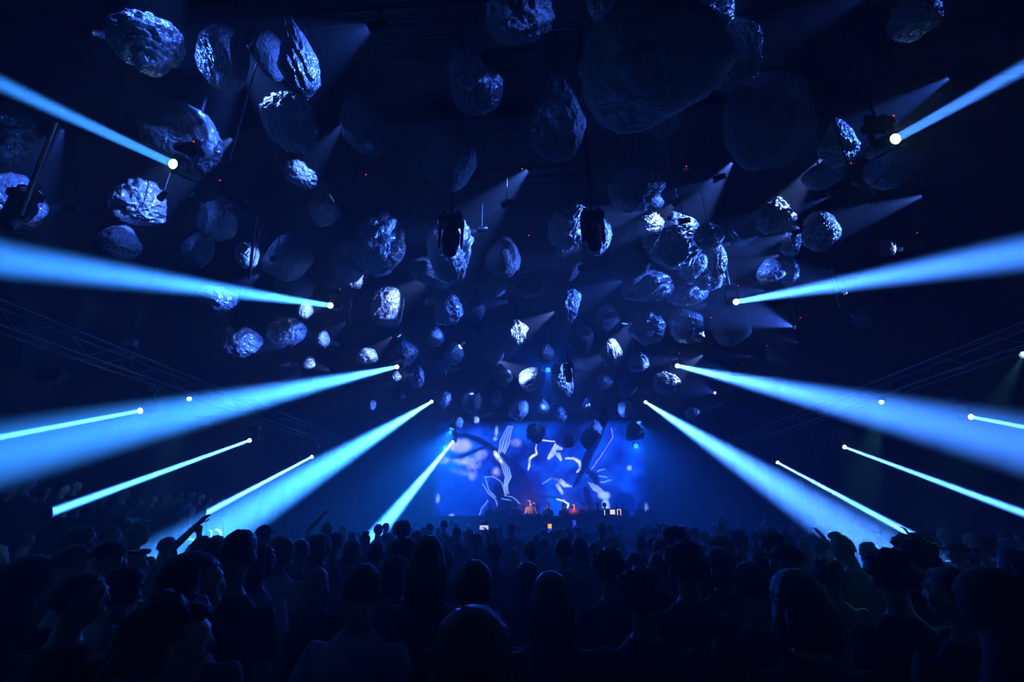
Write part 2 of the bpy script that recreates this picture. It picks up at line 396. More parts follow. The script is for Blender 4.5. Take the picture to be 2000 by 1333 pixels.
LIB = [boulder_mesh(100+i, 5 if i < 8 else 4, .9, 0 if i % 3 else .5) for i in range(16)]
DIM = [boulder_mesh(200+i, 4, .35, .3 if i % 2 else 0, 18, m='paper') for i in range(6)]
ROCKS = []
EYE = B('eyelet', lambda bm: (tube(bm, [(0, 0, -.04), (0, 0, .05)], [.03, .012], 8), ball(bm, (0, 0, .06), (.022, .022, .022), 1)), True)
def boulder(px, py, wpx, hpx, lit, label, own=0, tear=0., rot=0., z=None, dark=False, t=None, crump=1., group='hanging crumpled boulders'):
    i = len(ROCKS); d = ray(px, py)
    if t is None:
        zz = z if z else 7.6+rnd.uniform(-.5, .5)
        t = (zz-CAMH)/d.z if d.z > .05 else 19
        s = max(wpx, hpx)*t/FPX
        if s > 1.5: t *= 1.5/s
        if s < .45: t *= .45/s
    t = min(t, 19.3+rnd.uniform(-.6, .6))
    for _ in range(14):      # step back or forward until clear of its neighbours
        c = CP+d*t; rad = .5*max(wpx, hpx)*t/FPX; bad = [q for q in ROCKS if (q[0]-c).length < (rad+q[1])*.82]
        if not bad: break
        t += .25 if t < 17 else -.3
    ROCKS.append((c, rad))
    if c.z+rad > ZC-.7: pass
    root = empty('crumpled_boulder', c, label, 'hanging rock', group)
    ws = wpx*t/FPX/2; hs = hpx*t/FPX/2; el = math.atan2(d.z, math.hypot(d.x, d.y)); 
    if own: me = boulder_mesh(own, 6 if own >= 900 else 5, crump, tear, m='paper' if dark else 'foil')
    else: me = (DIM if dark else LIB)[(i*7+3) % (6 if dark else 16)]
    sh = inst('boulder_shell', me, None, root, (0, 0, 0), (0, math.radians(rot), rnd.uniform(0, 6.28) if not tear else 0), (1, 1, 1))
    sh.scale = (ws, ws*.95, hs)
    if not tear: sh.rotation_euler = (0, math.radians(rot), PS+rnd.choice((0, .3, -.3)))
    sh.rotation_euler.x = el*.5
    top = hs*.95
    inst('eyelet', EYE, M['cable'], root, (0, 0, top))
    rod_obj('hanging_cable', (0, 0, top), (0, 0, ZC-.03-c.z), .007, M['cable'], root)
    if lit > 0: return c, rad, t
    return c, rad, t
def me_pin(bm): lathe(bm, [(.02, -.13), (.05, -.12), (.055, -.02), (.062, .05), (.064, .10), (.059, .10), (.055, .04), (.052, -.045), (.01, -.05)])
PIN = B('can', me_pin, True); PLENS = B('pin_lens', lambda bm: lathe(bm, [(.02, -.045), (.048, -.044), (.04, -.035), (.01, -.03)]), True)
PBR = B('bracket', lambda bm: (tube(bm, [(-.065, 0, 0), (-.065, 0, .09), (.065, 0, .09), (.065, 0, 0)], [.006]*4, 6)))
NPIN = [0]
def pinspot(c, rad, t, lit, side=1, up=.35, near=.9, ang=None, vis=None, lb='', dist=1.0):
    """small lamp beside a boulder, aimed at it"""
    right = RZ @ Vector((1, 0, 0)); fwd = RZ @ Vector((0, 1, 0))
    L = (rad*1.1+.75)*dist
    if vis: pos = at_t(vis[0], vis[1], t*vis[2])
    else:
        side = side if abs(side) > .75 else (.75 if side >= 0 else -.75)
        v = (right*side+Vector((0, 0, 1))*up-fwd*near*.62).normalized(); pos = c+v*(rad+L)
    d = (c-pos); dl = d.length; d.normalize()
    NPIN[0] += 1
    r = empty('pin_spot', pos, lb or 'small pin spot aimed at the boulder beside it', 'stage light', 'pin spots aimed at the boulders')
    q = d.to_track_quat('Z', 'Y').to_euler()
    cn = inst('can', PIN, M['black'], r, (0, 0, 0), q); inst('lens', PLENS, M['pinlens'], cn); inst('bracket', PBR, M['black'], r)
    rod_obj('drop_rod', (0, 0, .09), (0, 0, ZC-.03-pos.z), .008, M['cable'], r)
    a = ang or min(56, 2*math.degrees(math.atan2(rad*1.05, dl)))
    spot('pin_lamp', d*-.005, d, PIN_E*lit*dl*dl*.55, PIN_C if lit < 1.3 else (.07, .19, 1) if lit < 1.9 else (.15, .28, 1), a, .6, .018, r)

# (px, py, w, h, lit, label, options, lamp options)
R = [
 (292, 85, 135, 125, 1.0, 'large round crumpled boulder, topmost at the far left', dict(own=901, rot=15), dict(side=.3, up=.5, near=1.3)),
 (437, 108, 95, 135, .35, 'smooth boulder at the top left, lit only on its left edge', dict(own=502, crump=.3), dict(side=-1.2, up=.1, near=.25)),
 (585, 115, 84, 185, 1.25, 'tall teardrop boulder at the top with a sharp tip', dict(own=903, tear=1.0, rot=-14), dict(side=1.1, up=.2, near=.5, dist=.35)),
 (532, 110, 60, 100, .05, 'dim boulder half hidden left of the tall teardrop boulder', dict(dark=True), None),
 (565, 240, 110, 110, 1.3, 'round boulder below the tall teardrop, lit on its upper left', dict(own=904, rot=20), dict(side=-.8, up=1.0, near=1.0)),
 (362, 268, 135, 155, 1.2, 'big boulder behind the nearest left beam light', dict(own=905, rot=-30), dict(side=.8, up=.3, near=1.0)),
 (275, 400, 112, 100, 1.4, 'deeply crumpled boulder left, below the nearest left beam', dict(own=906, rot=10, crump=1.3), dict(side=1, up=.1, near=.9, dist=1.9)),
 (8, 262, 105, 130, .15, 'boulder cut by the left edge, upper', dict(), dict(side=-.6, up=.3, near=.6)),
 (28, 402, 100, 145, .8, 'boulder cut by the left edge behind an unlit moving head', dict(own=507, rot=-25), dict(side=.7, up=.4, near=.8)),
 (235, 472, 75, 80, .12, 'dim pointed boulder under the deeply crumpled left boulder', dict(tear=.6, own=508, dark=True), dict(side=.8, up=.3, near=.8)),
 (590, 343, 66, 56, 1.8, 'small bright angular foil lump right of the nearest left beam', dict(rot=35, own=509, crump=1.3), dict(side=.6, up=.3, near=1.0)),
 (632, 405, 68, 115, 1.0, 'dim teardrop boulder with a bright tip', dict(own=510, tear=.8, crump=.5), dict(vis=(662, 375, 1.0), ang=16)),
 (430, 430, 72, 100, .05, 'dim boulder left of the bright tipped teardrop', dict(dark=True), None),
 (485, 500, 48, 62, 1.8, 'small bright crinkled boulder above the second left beam', dict(own=511, crump=1.2), dict(vis=(537, 506, 1.0))),
 (562, 505, 95, 100, .10, 'dim wide boulder right of the small bright crinkled one', dict(dark=True), dict(side=-.4, up=.6, near=.9)),
 (575, 560, 70, 70, .05, 'dim boulder just above the second left beam', dict(dark=True), None),
 (390, 485, 60, 75, .03, 'very dim boulder above the second left beam', dict(dark=True), None),
 (425, 588, 74, 58, 1.0, 'boulder hanging just below the second left beam, upper left', dict(own=512, crump=.8), dict(side=.8, up=.2, near=.7)),
 (597, 607, 32, 38, 2.2, 'small bright boulder directly under the second left beam lamp', dict(), dict(side=.6, up=-.1, near=1)),
 (472, 668, 78, 74, .7, 'rounded boulder left of centre with a long bar beside it', dict(own=513, rot=-15), dict(side=.9, up=-.2, near=.5)),
 (560, 648, 70, 64, .7, 'dim boulder lit along its right edge, left of centre', dict(own=514), dict(side=1.2, up=-.3, near=.0)),
 (632, 663, 28, 38, 1.5, 'small upright egg shaped boulder above the third left beam', dict(tear=.3, own=515), dict(side=.2, up=.2, near=1)),
 (601, 708, 30, 28, 2.4, 'tiny bright round boulder left, above the third left beam', dict(), dict(vis=(650, 727, .97))),
 (560, 728, 50, 48, .08, 'dim boulder fading in haze above the third left beam', dict(dark=True), None),
 (694, 545, 30, 44, 2.0, 'small bright jagged boulder right of the second left beam lamp', dict(crump=1.4, own=516), dict(side=.5, up=.3, near=1)),
 (738, 478, 108, 128, .7, 'big dark boulder with lit lower right folds', dict(own=517, rot=15), dict(side=1.1, up=.1, near=.2)),
 (880, 482, 88, 140, 1.4, 'foil boulder behind the unlit moving head left of centre', dict(own=918, rot=10), dict(side=.7, up=.4, near=1.0)),
 (850, 535, 110, 60, .04, 'dark round boulder overlapping the foil boulder left of centre', dict(dark=True), None),
 (757, 600, 66, 84, 2.0, 'bright boulder with a thin tail hanging from its foot', dict(own=919), dict(side=.7, up=.2, near=.9)),
 (868, 602, 78, 68, .6, 'round dark boulder lit on its right rim', dict(own=520), dict(side=1.2, up=.1, near=.1)),
 (718, 697, 42, 38, 2.0, 'bright shaggy boulder above the third left beam', dict(rot=-30, own=521, crump=1.3), dict(side=.4, up=.3, near=1)),
 (925, 165, 112, 150, 1.6, 'long boulder at the top centre with a blazing white upper tip', dict(own=922, rot=-25, tear=.3), dict(vis=(948, 118, .97), ang=60)),
 (880, 312, 115, 135, .03, 'very dark round boulder in the upper centre', dict(dark=True), None),
 (712, 245, 90, 130, .02, 'nearly black boulder in the upper centre left', dict(dark=True), None),
 (1085, 240, 118, 190, .12, 'tall dark boulder with a faint lit right flank', dict(own=523, tear=.4, dark=True), dict(side=1.2, up=.3, near=.1)),
 (1298, 238, 62, 76, 1.8, 'bright web of foil creases under the huge dark mass', dict(own=924, crump=1.6, rot=30), dict(side=.8, up=.0, near=.8)),
 (1495, 235, 165, 205, .04, 'very large dark egg shaped boulder at the upper right', dict(own=525, crump=.35, dark=True), dict(side=1.2, up=.4, near=.1)),
 (1636, 285, 78, 110, 1.0, 'boulder at the right under the nearest right beam, lit right half', dict(own=926, tear=.5), dict(side=.9, up=.4, near=.8)),
 (1605, 345, 74, 56, .04, 'dark boulder hanging under the lit right boulder', dict(dark=True), None),
 (1516, 425, 74, 76, 1.9, 'boulder with dense bright folds on its upper right', dict(own=927, crump=1.4, tear=.4), dict(side=.6, up=.9, near=.5)),
 (1600, 452, 78, 88, 1.5, 'bright foil boulder hanging on a cable at the right', dict(own=928), dict(side=.8, up=.1, near=.8)),
 (1545, 470, 46, 70, .3, 'dim boulder between the two bright boulders at the right', dict(), dict(side=.5, up=.2, near=.9)),
 (1240, 365, 115, 92, .14, 'dim broad boulder above the giant centre right boulder', dict(own=529), dict(side=-.6, up=.3, near=.7)),
 (1278, 395, 40, 45, 1.2, 'foil peak joining the dim broad boulder and the giant one', dict(crump=1.3), dict(side=.9, up=.2, near=.5)),
 (1270, 440, 56, 52, 3.0, 'blazing crumpled knob on the giant boulder, upper left', dict(own=930, crump=1.5), dict(vis=(1323, 394, .93))),
 (1310, 475, 120, 120, 1.5, 'giant smooth boulder centre right', dict(own=931, rot=20, crump=.6), dict(side=.7, up=.9, near=.8)),
 (1235, 500, 90, 110, .04, 'dark boulder left of the giant one', dict(dark=True), None),
 (1385, 460, 58, 58, .45, 'dark crumpled knob above the right of the giant boulder', dict(crump=1.3), dict(side=1, up=.4, near=.3)),
 (1400, 508, 42, 74, 1.5, 'narrow bright crinkled boulder on the right flank of the giant one', dict(own=932, crump=1.4), dict(side=1, up=.2, near=.7)),
 (1352, 520, 64, 60, .9, 'lumpy boulder at the lower centre of the giant cluster', dict(crump=1.2), dict(side=.8, up=.2, near=.8)),
 (1384, 545, 70, 52, 1.3, 'bright folded boulder at the lower right of the giant cluster', dict(own=933, crump=1.4), dict(side=.8, up=.1, near=.8)),
 (1345, 575, 80, 50, .8, 'folded boulder at the very bottom of the giant cluster', dict(crump=1.3), dict(side=.8, up=-.2, near=.8)),
 (1262, 560, 110, 66, .45, 'wide folded boulder at the lower left of the giant cluster', dict(own=534, crump=1.2), dict(side=.4, up=.2, near=1)),
 (1503, 532, 60, 58, .7, 'pointed boulder above the second right beam', dict(own=535, tear=.5, crump=.6), dict(side=-.2, up=.3, near=.9)),
 (1540, 530, 38, 66, .5, 'dark boulder with a lit right rim above the second right beam', dict(), dict(side=1.3, up=-.1, near=-.1)),
 (1732, 485, 28, 36, 2.2, 'tiny bright wiry boulder at the far right beside a pin spot', dict(crump=1.5, own=536), dict(vis=(1772, 488, .99))),
 (1112, 445, 84, 100, 1.6, 'crumpled boulder in the centre, bright on its lower right', dict(own=937, crump=1.3), dict(side=1.0, up=.1, near=.5)),
 (1170, 462, 52, 82, 1.6, 'foil boulder behind the unlit moving head right of centre', dict(own=938), dict(side=1.2, up=.1, near=.4)),
 (985, 502, 76, 84, .10, 'dim round boulder in the centre with a lit sliver', dict(dark=True), dict(side=1.4, up=-.2, near=-.1)),
 (1108, 510, 60, 90, .08, 'dim oval boulder under the bright crumpled centre one', dict(dark=True), dict(side=1.3, up=0, near=0)),
 (1108, 600, 54, 80, 1.2, 'hazy boulder in the centre with bright slanting folds', dict(own=539, rot=25, crump=1.2), dict(side=.7, up=.2, near=.8)),
 (1010, 652, 46, 56, 3.6, 'bright tightly crumpled ball at the centre', dict(own=940, crump=1.5), dict(side=.2, up=.2, near=1.1)),
 (1192, 690, 46, 60, 2.6, 'bright finely wrinkled egg shaped boulder right of centre', dict(own=941, tear=.3), dict(side=.1, up=.8, near=.9)),
 (1247, 708, 44, 42, 1.8, 'boulder right of centre with bright right folds', dict(own=542), dict(side=.9, up=0, near=.5)),
 (1299, 748, 54, 48, 2.6, 'bright striped foil boulder left of the third right beam lamp', dict(own=943, crump=1.5), dict(side=.1, up=.5, near=1)),
 (1264, 640, 74, 68, .6, 'broad boulder right of centre below the giant cluster', dict(own=544, crump=1.1), dict(side=.8, up=.2, near=.7)),
 (1338, 635, 70, 74, .3, 'smooth dim boulder under the giant cluster', dict(own=545, crump=.4), dict(side=.3, up=.5, near=.9)),
 (1365, 655, 26, 32, 2.2, 'small bright foil scrap left of a pin spot', dict(crump=1.5), dict(vis=(1383, 651, .98))),
 (1425, 640, 78, 86, .12, 'dim boulder under the second right beam light', dict(dark=True), dict(side=1.2, up=-.3, near=0)),
 (1530, 690, 72, 62, .03, 'very dim round boulder right, under the pin spot cone', dict(dark=True), None),
 (1690, 618, 48, 48, .03, 'very dim boulder at the far right', dict(dark=True), None),
 (1742, 330, 92, 80, .03, 'very dim boulder below the nearest right beam light', dict(dark=True), None),
 (1040, 740, 56, 50, 3.2, 'blazing white smooth boulder above the screen', dict(own=546, crump=.7), dict(side=-.1, up=.2, near=1.1)),
 (1098, 742, 48, 74, 1.4, 'skull like boulder right of the blazing one', dict(own=947, crump=1.5, tear=-.3), dict(side=.3, up=.3, near=1)),
 (1012, 802, 44, 46, .8, 'boulder under the blazing one with a bright lower right', dict(own=548), dict(side=.7, up=0, near=.8)),
 (1065, 692, 38, 46, .2, 'dim hazy boulder above the blazing one', dict(), dict(side=.2, up=.2, near=1)),
 (1182, 745, 32, 34, .9, 'small boulder under the finely wrinkled egg', dict(), dict(side=.3, up=.2, near=1)),
 (1222, 800, 30, 38, 1.0, 'small boulder left of the fourth right beam, lit at its rim', dict(), dict(side=-1.2, up=-.2, near=.2)),
 (1163, 838, 26, 40, .7, 'small pointed boulder in front of the top of the screen', dict(tear=.5, own=549), dict(side=.3, up=.3, near=1)),
 (1046, 845, 40, 46, .05, 'dark boulder hanging in front of the top of the screen', dict(tear=-.4, dark=True, own=561), None),
 (1148, 858, 34, 44, .03, 'dark narrow boulder in front of the screen, right of centre', dict(dark=True), None),
 (868, 782, 30, 36, 1.0, 'boulder beside the fourth left beam lamp', dict(), dict(side=.8, up=.1, near=.6)),
 (972, 780, 24, 40, .5, 'small pointed boulder left above the screen', dict(tear=.6, own=550), dict(side=.6, up=.2, near=.8)),
 (867, 713, 32, 34, 2.0, 'bright banded boulder above the fourth left beam', dict(), dict(side=.1, up=.6, near=1)),
 (775, 736, 20, 24, 2.4, 'tiny bright boulder under the third left beam lamp', dict(), dict(side=.2, up=-.1, near=1)),
 (815, 738, 30, 52, .3, 'dim boulder between the third and fourth left beam lamps', dict(), dict(side=1, up=.2, near=.2)),
 (784, 773, 16, 16, 1.8, 'tiny bright scrap between the third and fourth left beams', dict(), dict(side=.4, up=.6, near=.8)),
 (727, 792, 14, 22, 1.0, 'tiny boulder in the haze under the third left beam', dict(), dict(side=.4, up=-.3, near=.8)),
 (896, 827, 18, 26, 1.2, 'tiny boulder above the top left corner of the screen', dict(), dict(side=0, up=.2, near=1)),
 (929, 821, 16, 16, 2.0, 'tiny bright scrap above the left of the screen', dict(), dict(side=0, up=.2, near=1)),
 (851, 656, 34, 46, .5, 'hazy boulder below the round dark boulder', dict(), dict(vis=(873, 645, .97))),
 (886, 692, 44, 50, .15, 'dim hazy boulder above the bright banded one', dict(), dict(side=.6, up=.2, near=.8)),
 (790, 690, 56, 56, .15, 'dim hazy boulder just above the third left beam lamp', dict(), dict(side=.2, up=.4, near=.9)),
 (932, 605, 38, 48, .12, 'dim boulder left of the bright crumpled ball', dict(dark=True), dict(side=.6, up=.2, near=.8)),
 (925, 782, 44, 56, .08, 'dim boulder above the left part of the screen', dict(dark=True), None),
 (1062, 795, 24, 30, .4, 'small boulder hanging right of the lower centre one', dict(), dict(side=.6, up=.2, near=.8)),
 (1096, 812, 26, 34, .5, 'small boulder under the skull like one', dict(), dict(side=.4, up=.2, near=.8)),
 (1352, 808, 30, 24, .5, 'small hazy boulder under the third right beam', dict(), dict(side=.8, up=.2, near=.6)),
 (1150, 790, 26, 36, .12, 'small dim boulder above the right part of the screen', dict(), None),
 (1135, 660, 60, 66, .08, 'dim boulder right of the bright crumpled ball', dict(dark=True), None),
 (1140, 700, 50, 44, .05, 'shadowed boulder left of the finely wrinkled egg', dict(dark=True), None),
 (960, 560, 60, 50, .04, 'shadowed boulder in the upper middle haze', dict(dark=True), None),
 (1040, 560, 56, 54, .06, 'shadowed boulder above the hazy slanting one', dict(dark=True), None),
 (680, 510, 64, 90, .04, 'shadowed boulder left of the big dark folded one', dict(dark=True), None),
 (1185, 620, 50, 60, .05, 'shadowed boulder above the finely wrinkled egg', dict(dark=True), None),
 (965, 690, 50, 48, .04, 'shadowed boulder under the bright crumpled ball', dict(dark=True), None),
 (985, 735, 40, 40, .04, 'shadowed boulder left of the blazing white one', dict(dark=True), None),
 (1225, 760, 36, 38, .04, 'shadowed boulder above the small rim lit one', dict(dark=True), None),
 (1240, 845, 40, 42, .03, 'dark boulder over the top right corner of the screen', dict(dark=True), None),
 (1110, 862, 24, 26, .03, 'dark little boulder over the middle of the screen', dict(dark=True), None),
 (1020, 28, 150, 110, .04, 'broad dim boulder cut by the top edge, centre', dict(own=551, dark=True), dict(side=-.9, up=-.2, near=.5)),
 (1265, 120, 300, 235, .02, 'enormous black boulder overhead at the top right of centre', dict(own=552, t=4.3, crump=.5, dark=True), None),
 (1215, -20, 180, 110, .8, 'crumpled boulder cut by the top edge above the enormous black one', dict(own=952, t=5.2, crump=1.5), dict(side=.4, up=.3, near=1)),
 (1372, 30, 130, 130, .55, 'wrinkled boulder at the top right of the enormous black one', dict(own=953, t=5.4, crump=1.5, rot=20), dict(side=.2, up=.3, near=1)),
 (1432, 110, 100, 150, .12, 'dark draped boulder with wiry creases at the upper right', dict(own=954, t=5.7, crump=1.2), dict(side=1, up=.3, near=.5)),
 (1785, 30, 90, 90, .07, 'faintly lit boulder near the top right corner', dict(own=555, crump=1.2), dict(side=.8, up=.3, near=.6)),
]
for (px, py, ww, hh, lit, lb, op, lp) in R:
    c, rad, t = boulder(px, py, ww, hh, lit, lb, **op)
    if lp is not None and lit >= .07:
        pinspot(c, rad, t, lit, lb='small pin spot aimed at the ' + ' '.join(lb.split()[:9]) if len(lb.split()) > 2 else '', **lp)

# free-standing pin spots whose cones show in the haze
def cone(px, py, t, tgt, e, ang, lb):
    p = at_t(px, py, t); q = at_t(*tgt); d = (q-p).normalized()
    r = empty('pin_spot', p, lb, 'stage light', 'pin spots with visible cones'); e2 = d.to_track_quat('Z', 'Y').to_euler()
    cn = inst('can', PIN, M['black'], r, (0, 0, 0), e2); inst('lens', PLENS, M['pinlens'], cn); inst('bracket', PBR, M['black'], r)
    rod_obj('drop_rod', (0, 0, .09), (0, 0, ZC-.03-p.z), .008, M['cable'], r)
    spot('pin_lamp', d*.10, d, e*2, PIN_C, ang, .6, .02, r)
cone(1557, 641, 12, (1470, 615, 11.5), 900, 34, 'pin spot at the right throwing a wide blue cone leftwards')
cone(1630, 380, 9, (1560, 410, 9.3), 250, 24, 'pin spot above the bright foil boulder at the right')
cone(140, 407, 8, (90, 405, 8), 90, 22, 'pin spot at the left near the edge boulder')
cone(1480, 698, 14, (1440, 695, 14), 120, 24, 'pin spot right of the third right beam lamp')
cone(1397, 768, 16, (1370, 760, 15), 150, 26, 'pin spot under the third right beam')
cone(1436, 731, 15, (1380, 715, 14.6), 200, 26, 'pin spot on the third right beam')
cone(990, 398, 8.5, (960, 412, 8.5), 90, 22, 'pin spot in the upper middle shining left')
cone(1655, 573, 11, (1600, 560, 10.6), 300, 26, 'pin spot crossing the second right beam')
cone(1265, 826, 18, (1225, 805, 18), 90, 24, 'pin spot over the right end of the screen')

# red indicator boxes on trusses / rods
BOXM = B('housing', lambda bm: box(bm, (-.06, -.04, -.04), (.06, .04, .04), .006)); RLED = B('indicator', lambda bm: ball(bm, (0, -.045, 0), (.016, .01, .012), 1))
for i, (px, py) in enumerate(((716, 344), (1020, 333), (1339, 328), (1033, 462), (1789, 457), (1660, 322), (1562, 622), (1498, 677), (1450, 713), (1388, 622), (1410, 742), (432, 355))):
    z = 8.75 if py < 500 else 7.4; p = at_z(px, py, z)
    r = empty('power_box', p, 'small power box with a red indicator light, ' + ('leftmost in the upper row', 'upper row centre', 'upper row right of centre', 'right of the unlit left moving head', 'far right beside the bright pin spot', 'beside the lit boulder at the upper right', 'above the wide blue pin spot cone', 'left of a very dim round boulder', 'above the third right beam', 'beside the second right beam light', 'under the third right beam', 'below the nearest left beam light')[i], 'power box', 'red indicator boxes')
    inst('housing', BOXM, M['black'], r); inst('indicator', RLED, M['red'], r)
    rod_obj('hanging_cable', (0, 0, .04), (0, 0, ZC-.03-z), .006, M['cable'], r)

# loose cable looms hanging among the boulders
def loom(px, py, t, label, flip=1):
    p = at_t(px, py, t); r = empty('cable_loom', p, label, 'cable')
    rod_obj('drop_cable', (0, 0, 0), (0, 0, ZC-.03-p.z), .01, M['cable'], r)
    for k, (dx, dz) in enumerate(((-.36, -.02), (-.2, -.2), (.12, -.34), (.33, -.16))):
        bm = bmesh.new(); dx *= flip
        pts = [(dx*s, .03*math.sin(5*s+k), dz*s*s-.12*math.sin(math.pi*s)) for s in [i/8 for i in range(9)]]
        tube(bm, pts, [.009]*9, 6); inst('cable_end', mesh_of(bm, 'cable_end', True), M['truss'], r)
        rod_obj('plug', pts[-1], (dx*1.22, 0, dz*1.2-.03), .022, M['pale'], r)
loom(432, 372, 6.2, 'loose loom of cables with plugs below the nearest left beam light')
loom(1665, 350, 6.6, 'loose loom of cables with plugs beside the lit boulder at the right', -1)
loom(1640, 600, 11, 'loose cables dangling under the second right beam', -1)
# long bar fixtures and poles
def pole(a, b, r_, label):
    a = Vector(a); r = empty('hanging_pole', a, label, 'pole'); rod_obj('tube', (0, 0, 0), Vector(b)-a, r_, M['truss'], r)
    rod_obj('end_cap', (0, 0, 0), (Vector(b)-a)*.02, r_*1.4, M['black'], r)
    rod_obj('hanging_cable', Vector(b)-a, (b[0]-a[0], b[1]-a[1], ZC-.03-a.z), .006, M['cable'], r)
pole(at_t(498, 440, 8.2), at_t(487, 545, 8.2), .025, 'thin dark pole in front of the small bright crinkled boulder')
pole(at_t(383, 662, 11), at_t(440, 692, 11), .02, 'thin bright bar pointing at the rounded boulder left of centre')
pole(at_t(1622, 505, 9.5), at_t(1650, 600, 9.5), .022, 'thin steel pole crossing the second right beam')
pole(at_t(110, 235, 6), at_t(40, 420, 6), .03, 'slanting dark pole at the left edge')
# left hanging chain hoist over the wall truss
def hoist(px, py, z, label):
    p = at_z(px, py, z); r = empty('chain_hoist', p, label, 'hoist')
    inst('motor', B('motor', lambda bm: (box(bm, (-.12, -.07, -.08), (.12, .07, .08), .02), tube(bm, [(-.12, 0, 0), (-.2, 0, 0)], [.06, .05], 12))), M['pale'], r)
    inst('chain_bag', B('bag', lambda bm: tube(bm, [(.07, 0, -.08), (.08, 0, -.3), (.07, 0, -.55)], [.05, .08, .05], 10), True), M['black'], r)
    rod_obj('chain', (0, 0, .08), (0, 0, ZC-.03-p.z), .01, M['cable'], r); rod_obj('hook_chain', (-.06, 0, -.08), (-.06, 0, -.65), .01, M['cable'], r)
p_ = at_t(256, 672, 9.5); hoist(256, 672, p_.z, 'chain hoist hanging above the left wall truss')

# ------------------------------------------------------------------ stage, screen
SY = 22.5
TL = at_y(862, 826, SY); BR = at_y(1272, 1006, SY); SX0, SX1, SZ0, SZ1 = TL.x-.2, BR.x, 1.95, TL.z
def paint(nx, ny):
    X, Y = np.meshgrid(np.linspace(215, 1830, nx), np.linspace(690, 40, ny))
    pts = np.stack([X.ravel(), Y.ravel()], 1); rg = np.random.RandomState(3)
    def fbm(sx, sy, o, seed):
        r = np.zeros(len(pts)); a = 1; rs = np.random.RandomState(seed)
        for k in range(o):
            for _ in range(4):
                th = rs.uniform(0, 6.28); f = 2**k/100.
                r += a*np.sin(pts[:, 0]*f*math.cos(th)*sx+pts[:, 1]*f*math.sin(th)*sy+rs.uniform(0, 6)+1.3*np.sin(pts[:, 1]*f*.7+k))
            a *= .6
        return r/4
    hatch = np.clip(.62+.38*np.sin(pts[:, 0]*.42+pts[:, 1]*.25+2*np.sin(pts[:, 1]*.03)), 0, 1)
    n1 = fbm(1.2, 1.2, 5, 1); n2 = fbm(2.5, 2.5, 4, 2); n3 = fbm(5, 5, 3, 5)
    wp = pts+np.stack([n2, n3], 1)*4.5
    def seg(poly, ws):
        d = np.full(len(pts), 1e9)
        for (a, b), (wa, wb) in zip(zip(poly[:-1], poly[1:]), zip(ws[:-1], ws[1:])):
            a = np.array(a, float); b = np.array(b, float); ab = b-a
            t = np.clip(((wp-a)@ab)/(ab@ab), 0, 1); q = a+t[:, None]*ab
            d = np.minimum(d, np.linalg.norm(wp-q, axis=1)-(wa+(wb-wa)*t))
        return d
    def ell(cx, cy, rx, ry, ang=0):
        c, s = math.cos(math.radians(ang)), math.sin(math.radians(ang)); x = wp[:, 0]-cx; y = wp[:, 1]-cy
        return (np.sqrt(((x*c+y*s)/rx)**2+((-x*s+y*c)/ry)**2)-1)*min(rx, ry)
    def mask(d, soft=8): return np.clip(.5-d/soft, 0, 1)
    c = np.zeros((len(pts), 3)); base = np.clip(.42+.30*n1+.12*n2, .08, 1)
    base *= np.clip(1.15-(pts[:, 1]-350)/600, .5, 1.1)
    c[:, 2] = base*1.0; c[:, 1] = .13*base**1.3+.03*np.clip(n1, 0, 1); c[:, 0] = .01*base
    top = mask(pts[:, 1]-75-10*n2, 60)[:, None]; c = c*(1-top*.75)
    def put(m, col): 
        nonlocal c
        c = c*(1-m[:, None])+np.array(col)*m[:, None]
    DK = (.0, .012, .13); LV = (.36, .40, .95); WH = (.60, .72, 1.0); LB = (.12, .33, 1.)
    put(mask(ell(430, 520, 130, 90), 90)*.7, (.0, .03, .35)); put(mask(ell(960, 540, 110, 130), 60)*.8, (.0, .02, .32))
    put(mask(ell(1640, 610, 80, 75), 25)*.9, (0, .012, .2)); put(mask(ell(500, 640, 200, 60), 60)*.7, (0, .03, .35))
    put(mask(ell(1290, 130, 60, 70), 20)*.8, DK); put(mask(ell(1200, 150, 60, 50), 40)*.5, DK); put(mask(ell(1700, 130, 60, 60), 40)*.7, (0, .02, .2))
    put(mask(ell(405, 210, 92, 48), 22)*(.75+.25*np.clip(n3, -1, 1)), LV)
    for e in ((455, 322, 85, 26, 5), (560, 285, 52, 28, -20), (275, 312, 38, 22, 0), (515, 360, 38, 16, -10), (510, 410, 28, 38, 0), (420, 400, 35, 10, 10), (850, 195, 35, 22, 0), (690, 400, 30, 26, 0)):
        put(mask(ell(*e), 30)*np.clip(.55+.45*n3, 0, 1), (.38, .42, .85))
    for e in ((690, 112, 11, 30), (683, 165, 14, 10), (1016, 90, 13, 26), (250, 575, 14, 24), (1702, 378, 16, 14), (1800, 640, 12, 26), (1510, 620, 26, 40), (365, 690, 16, 12), (1500, 560, 40, 24)):
        put(mask(ell(*e), 16)*.85, (.3, .5, 1))
    put(mask(seg([(300, 140), (430, 132), (540, 165), (640, 215), (720, 270)], [12, 14, 22, 22, 14]), 12), DK)
    put(mask(seg([(275, 250), (345, 290), (440, 285), (520, 250), (600, 225)], [10, 16, 14, 10, 8]), 12), DK)
    for k in range(10):
        o = k*8-34
        put(mask(seg([(800+o*.6, 70), (760+o, 180), (730+o*.7, 270), (765+o*.8, 360), (785+o*.6, 430), (765+o*.4, 490), (775+o*.5, 545)], [.6, 1.4, 2, 1.4, 1.4, 1.4, .5]), 4)*.9, WH if k % 3 == 0 else LB)
    put(mask(seg([(735, 275), (810, 340), (880, 410), (915, 520), (930, 620)], [16, 30, 44, 62, 90]), 14), (.0, .012, .16))
    put(mask(seg([(680, 265), (700, 300), (735, 330)], [14, 14, 8]), 8)*np.clip(.6+n3, 0, 1), WH)
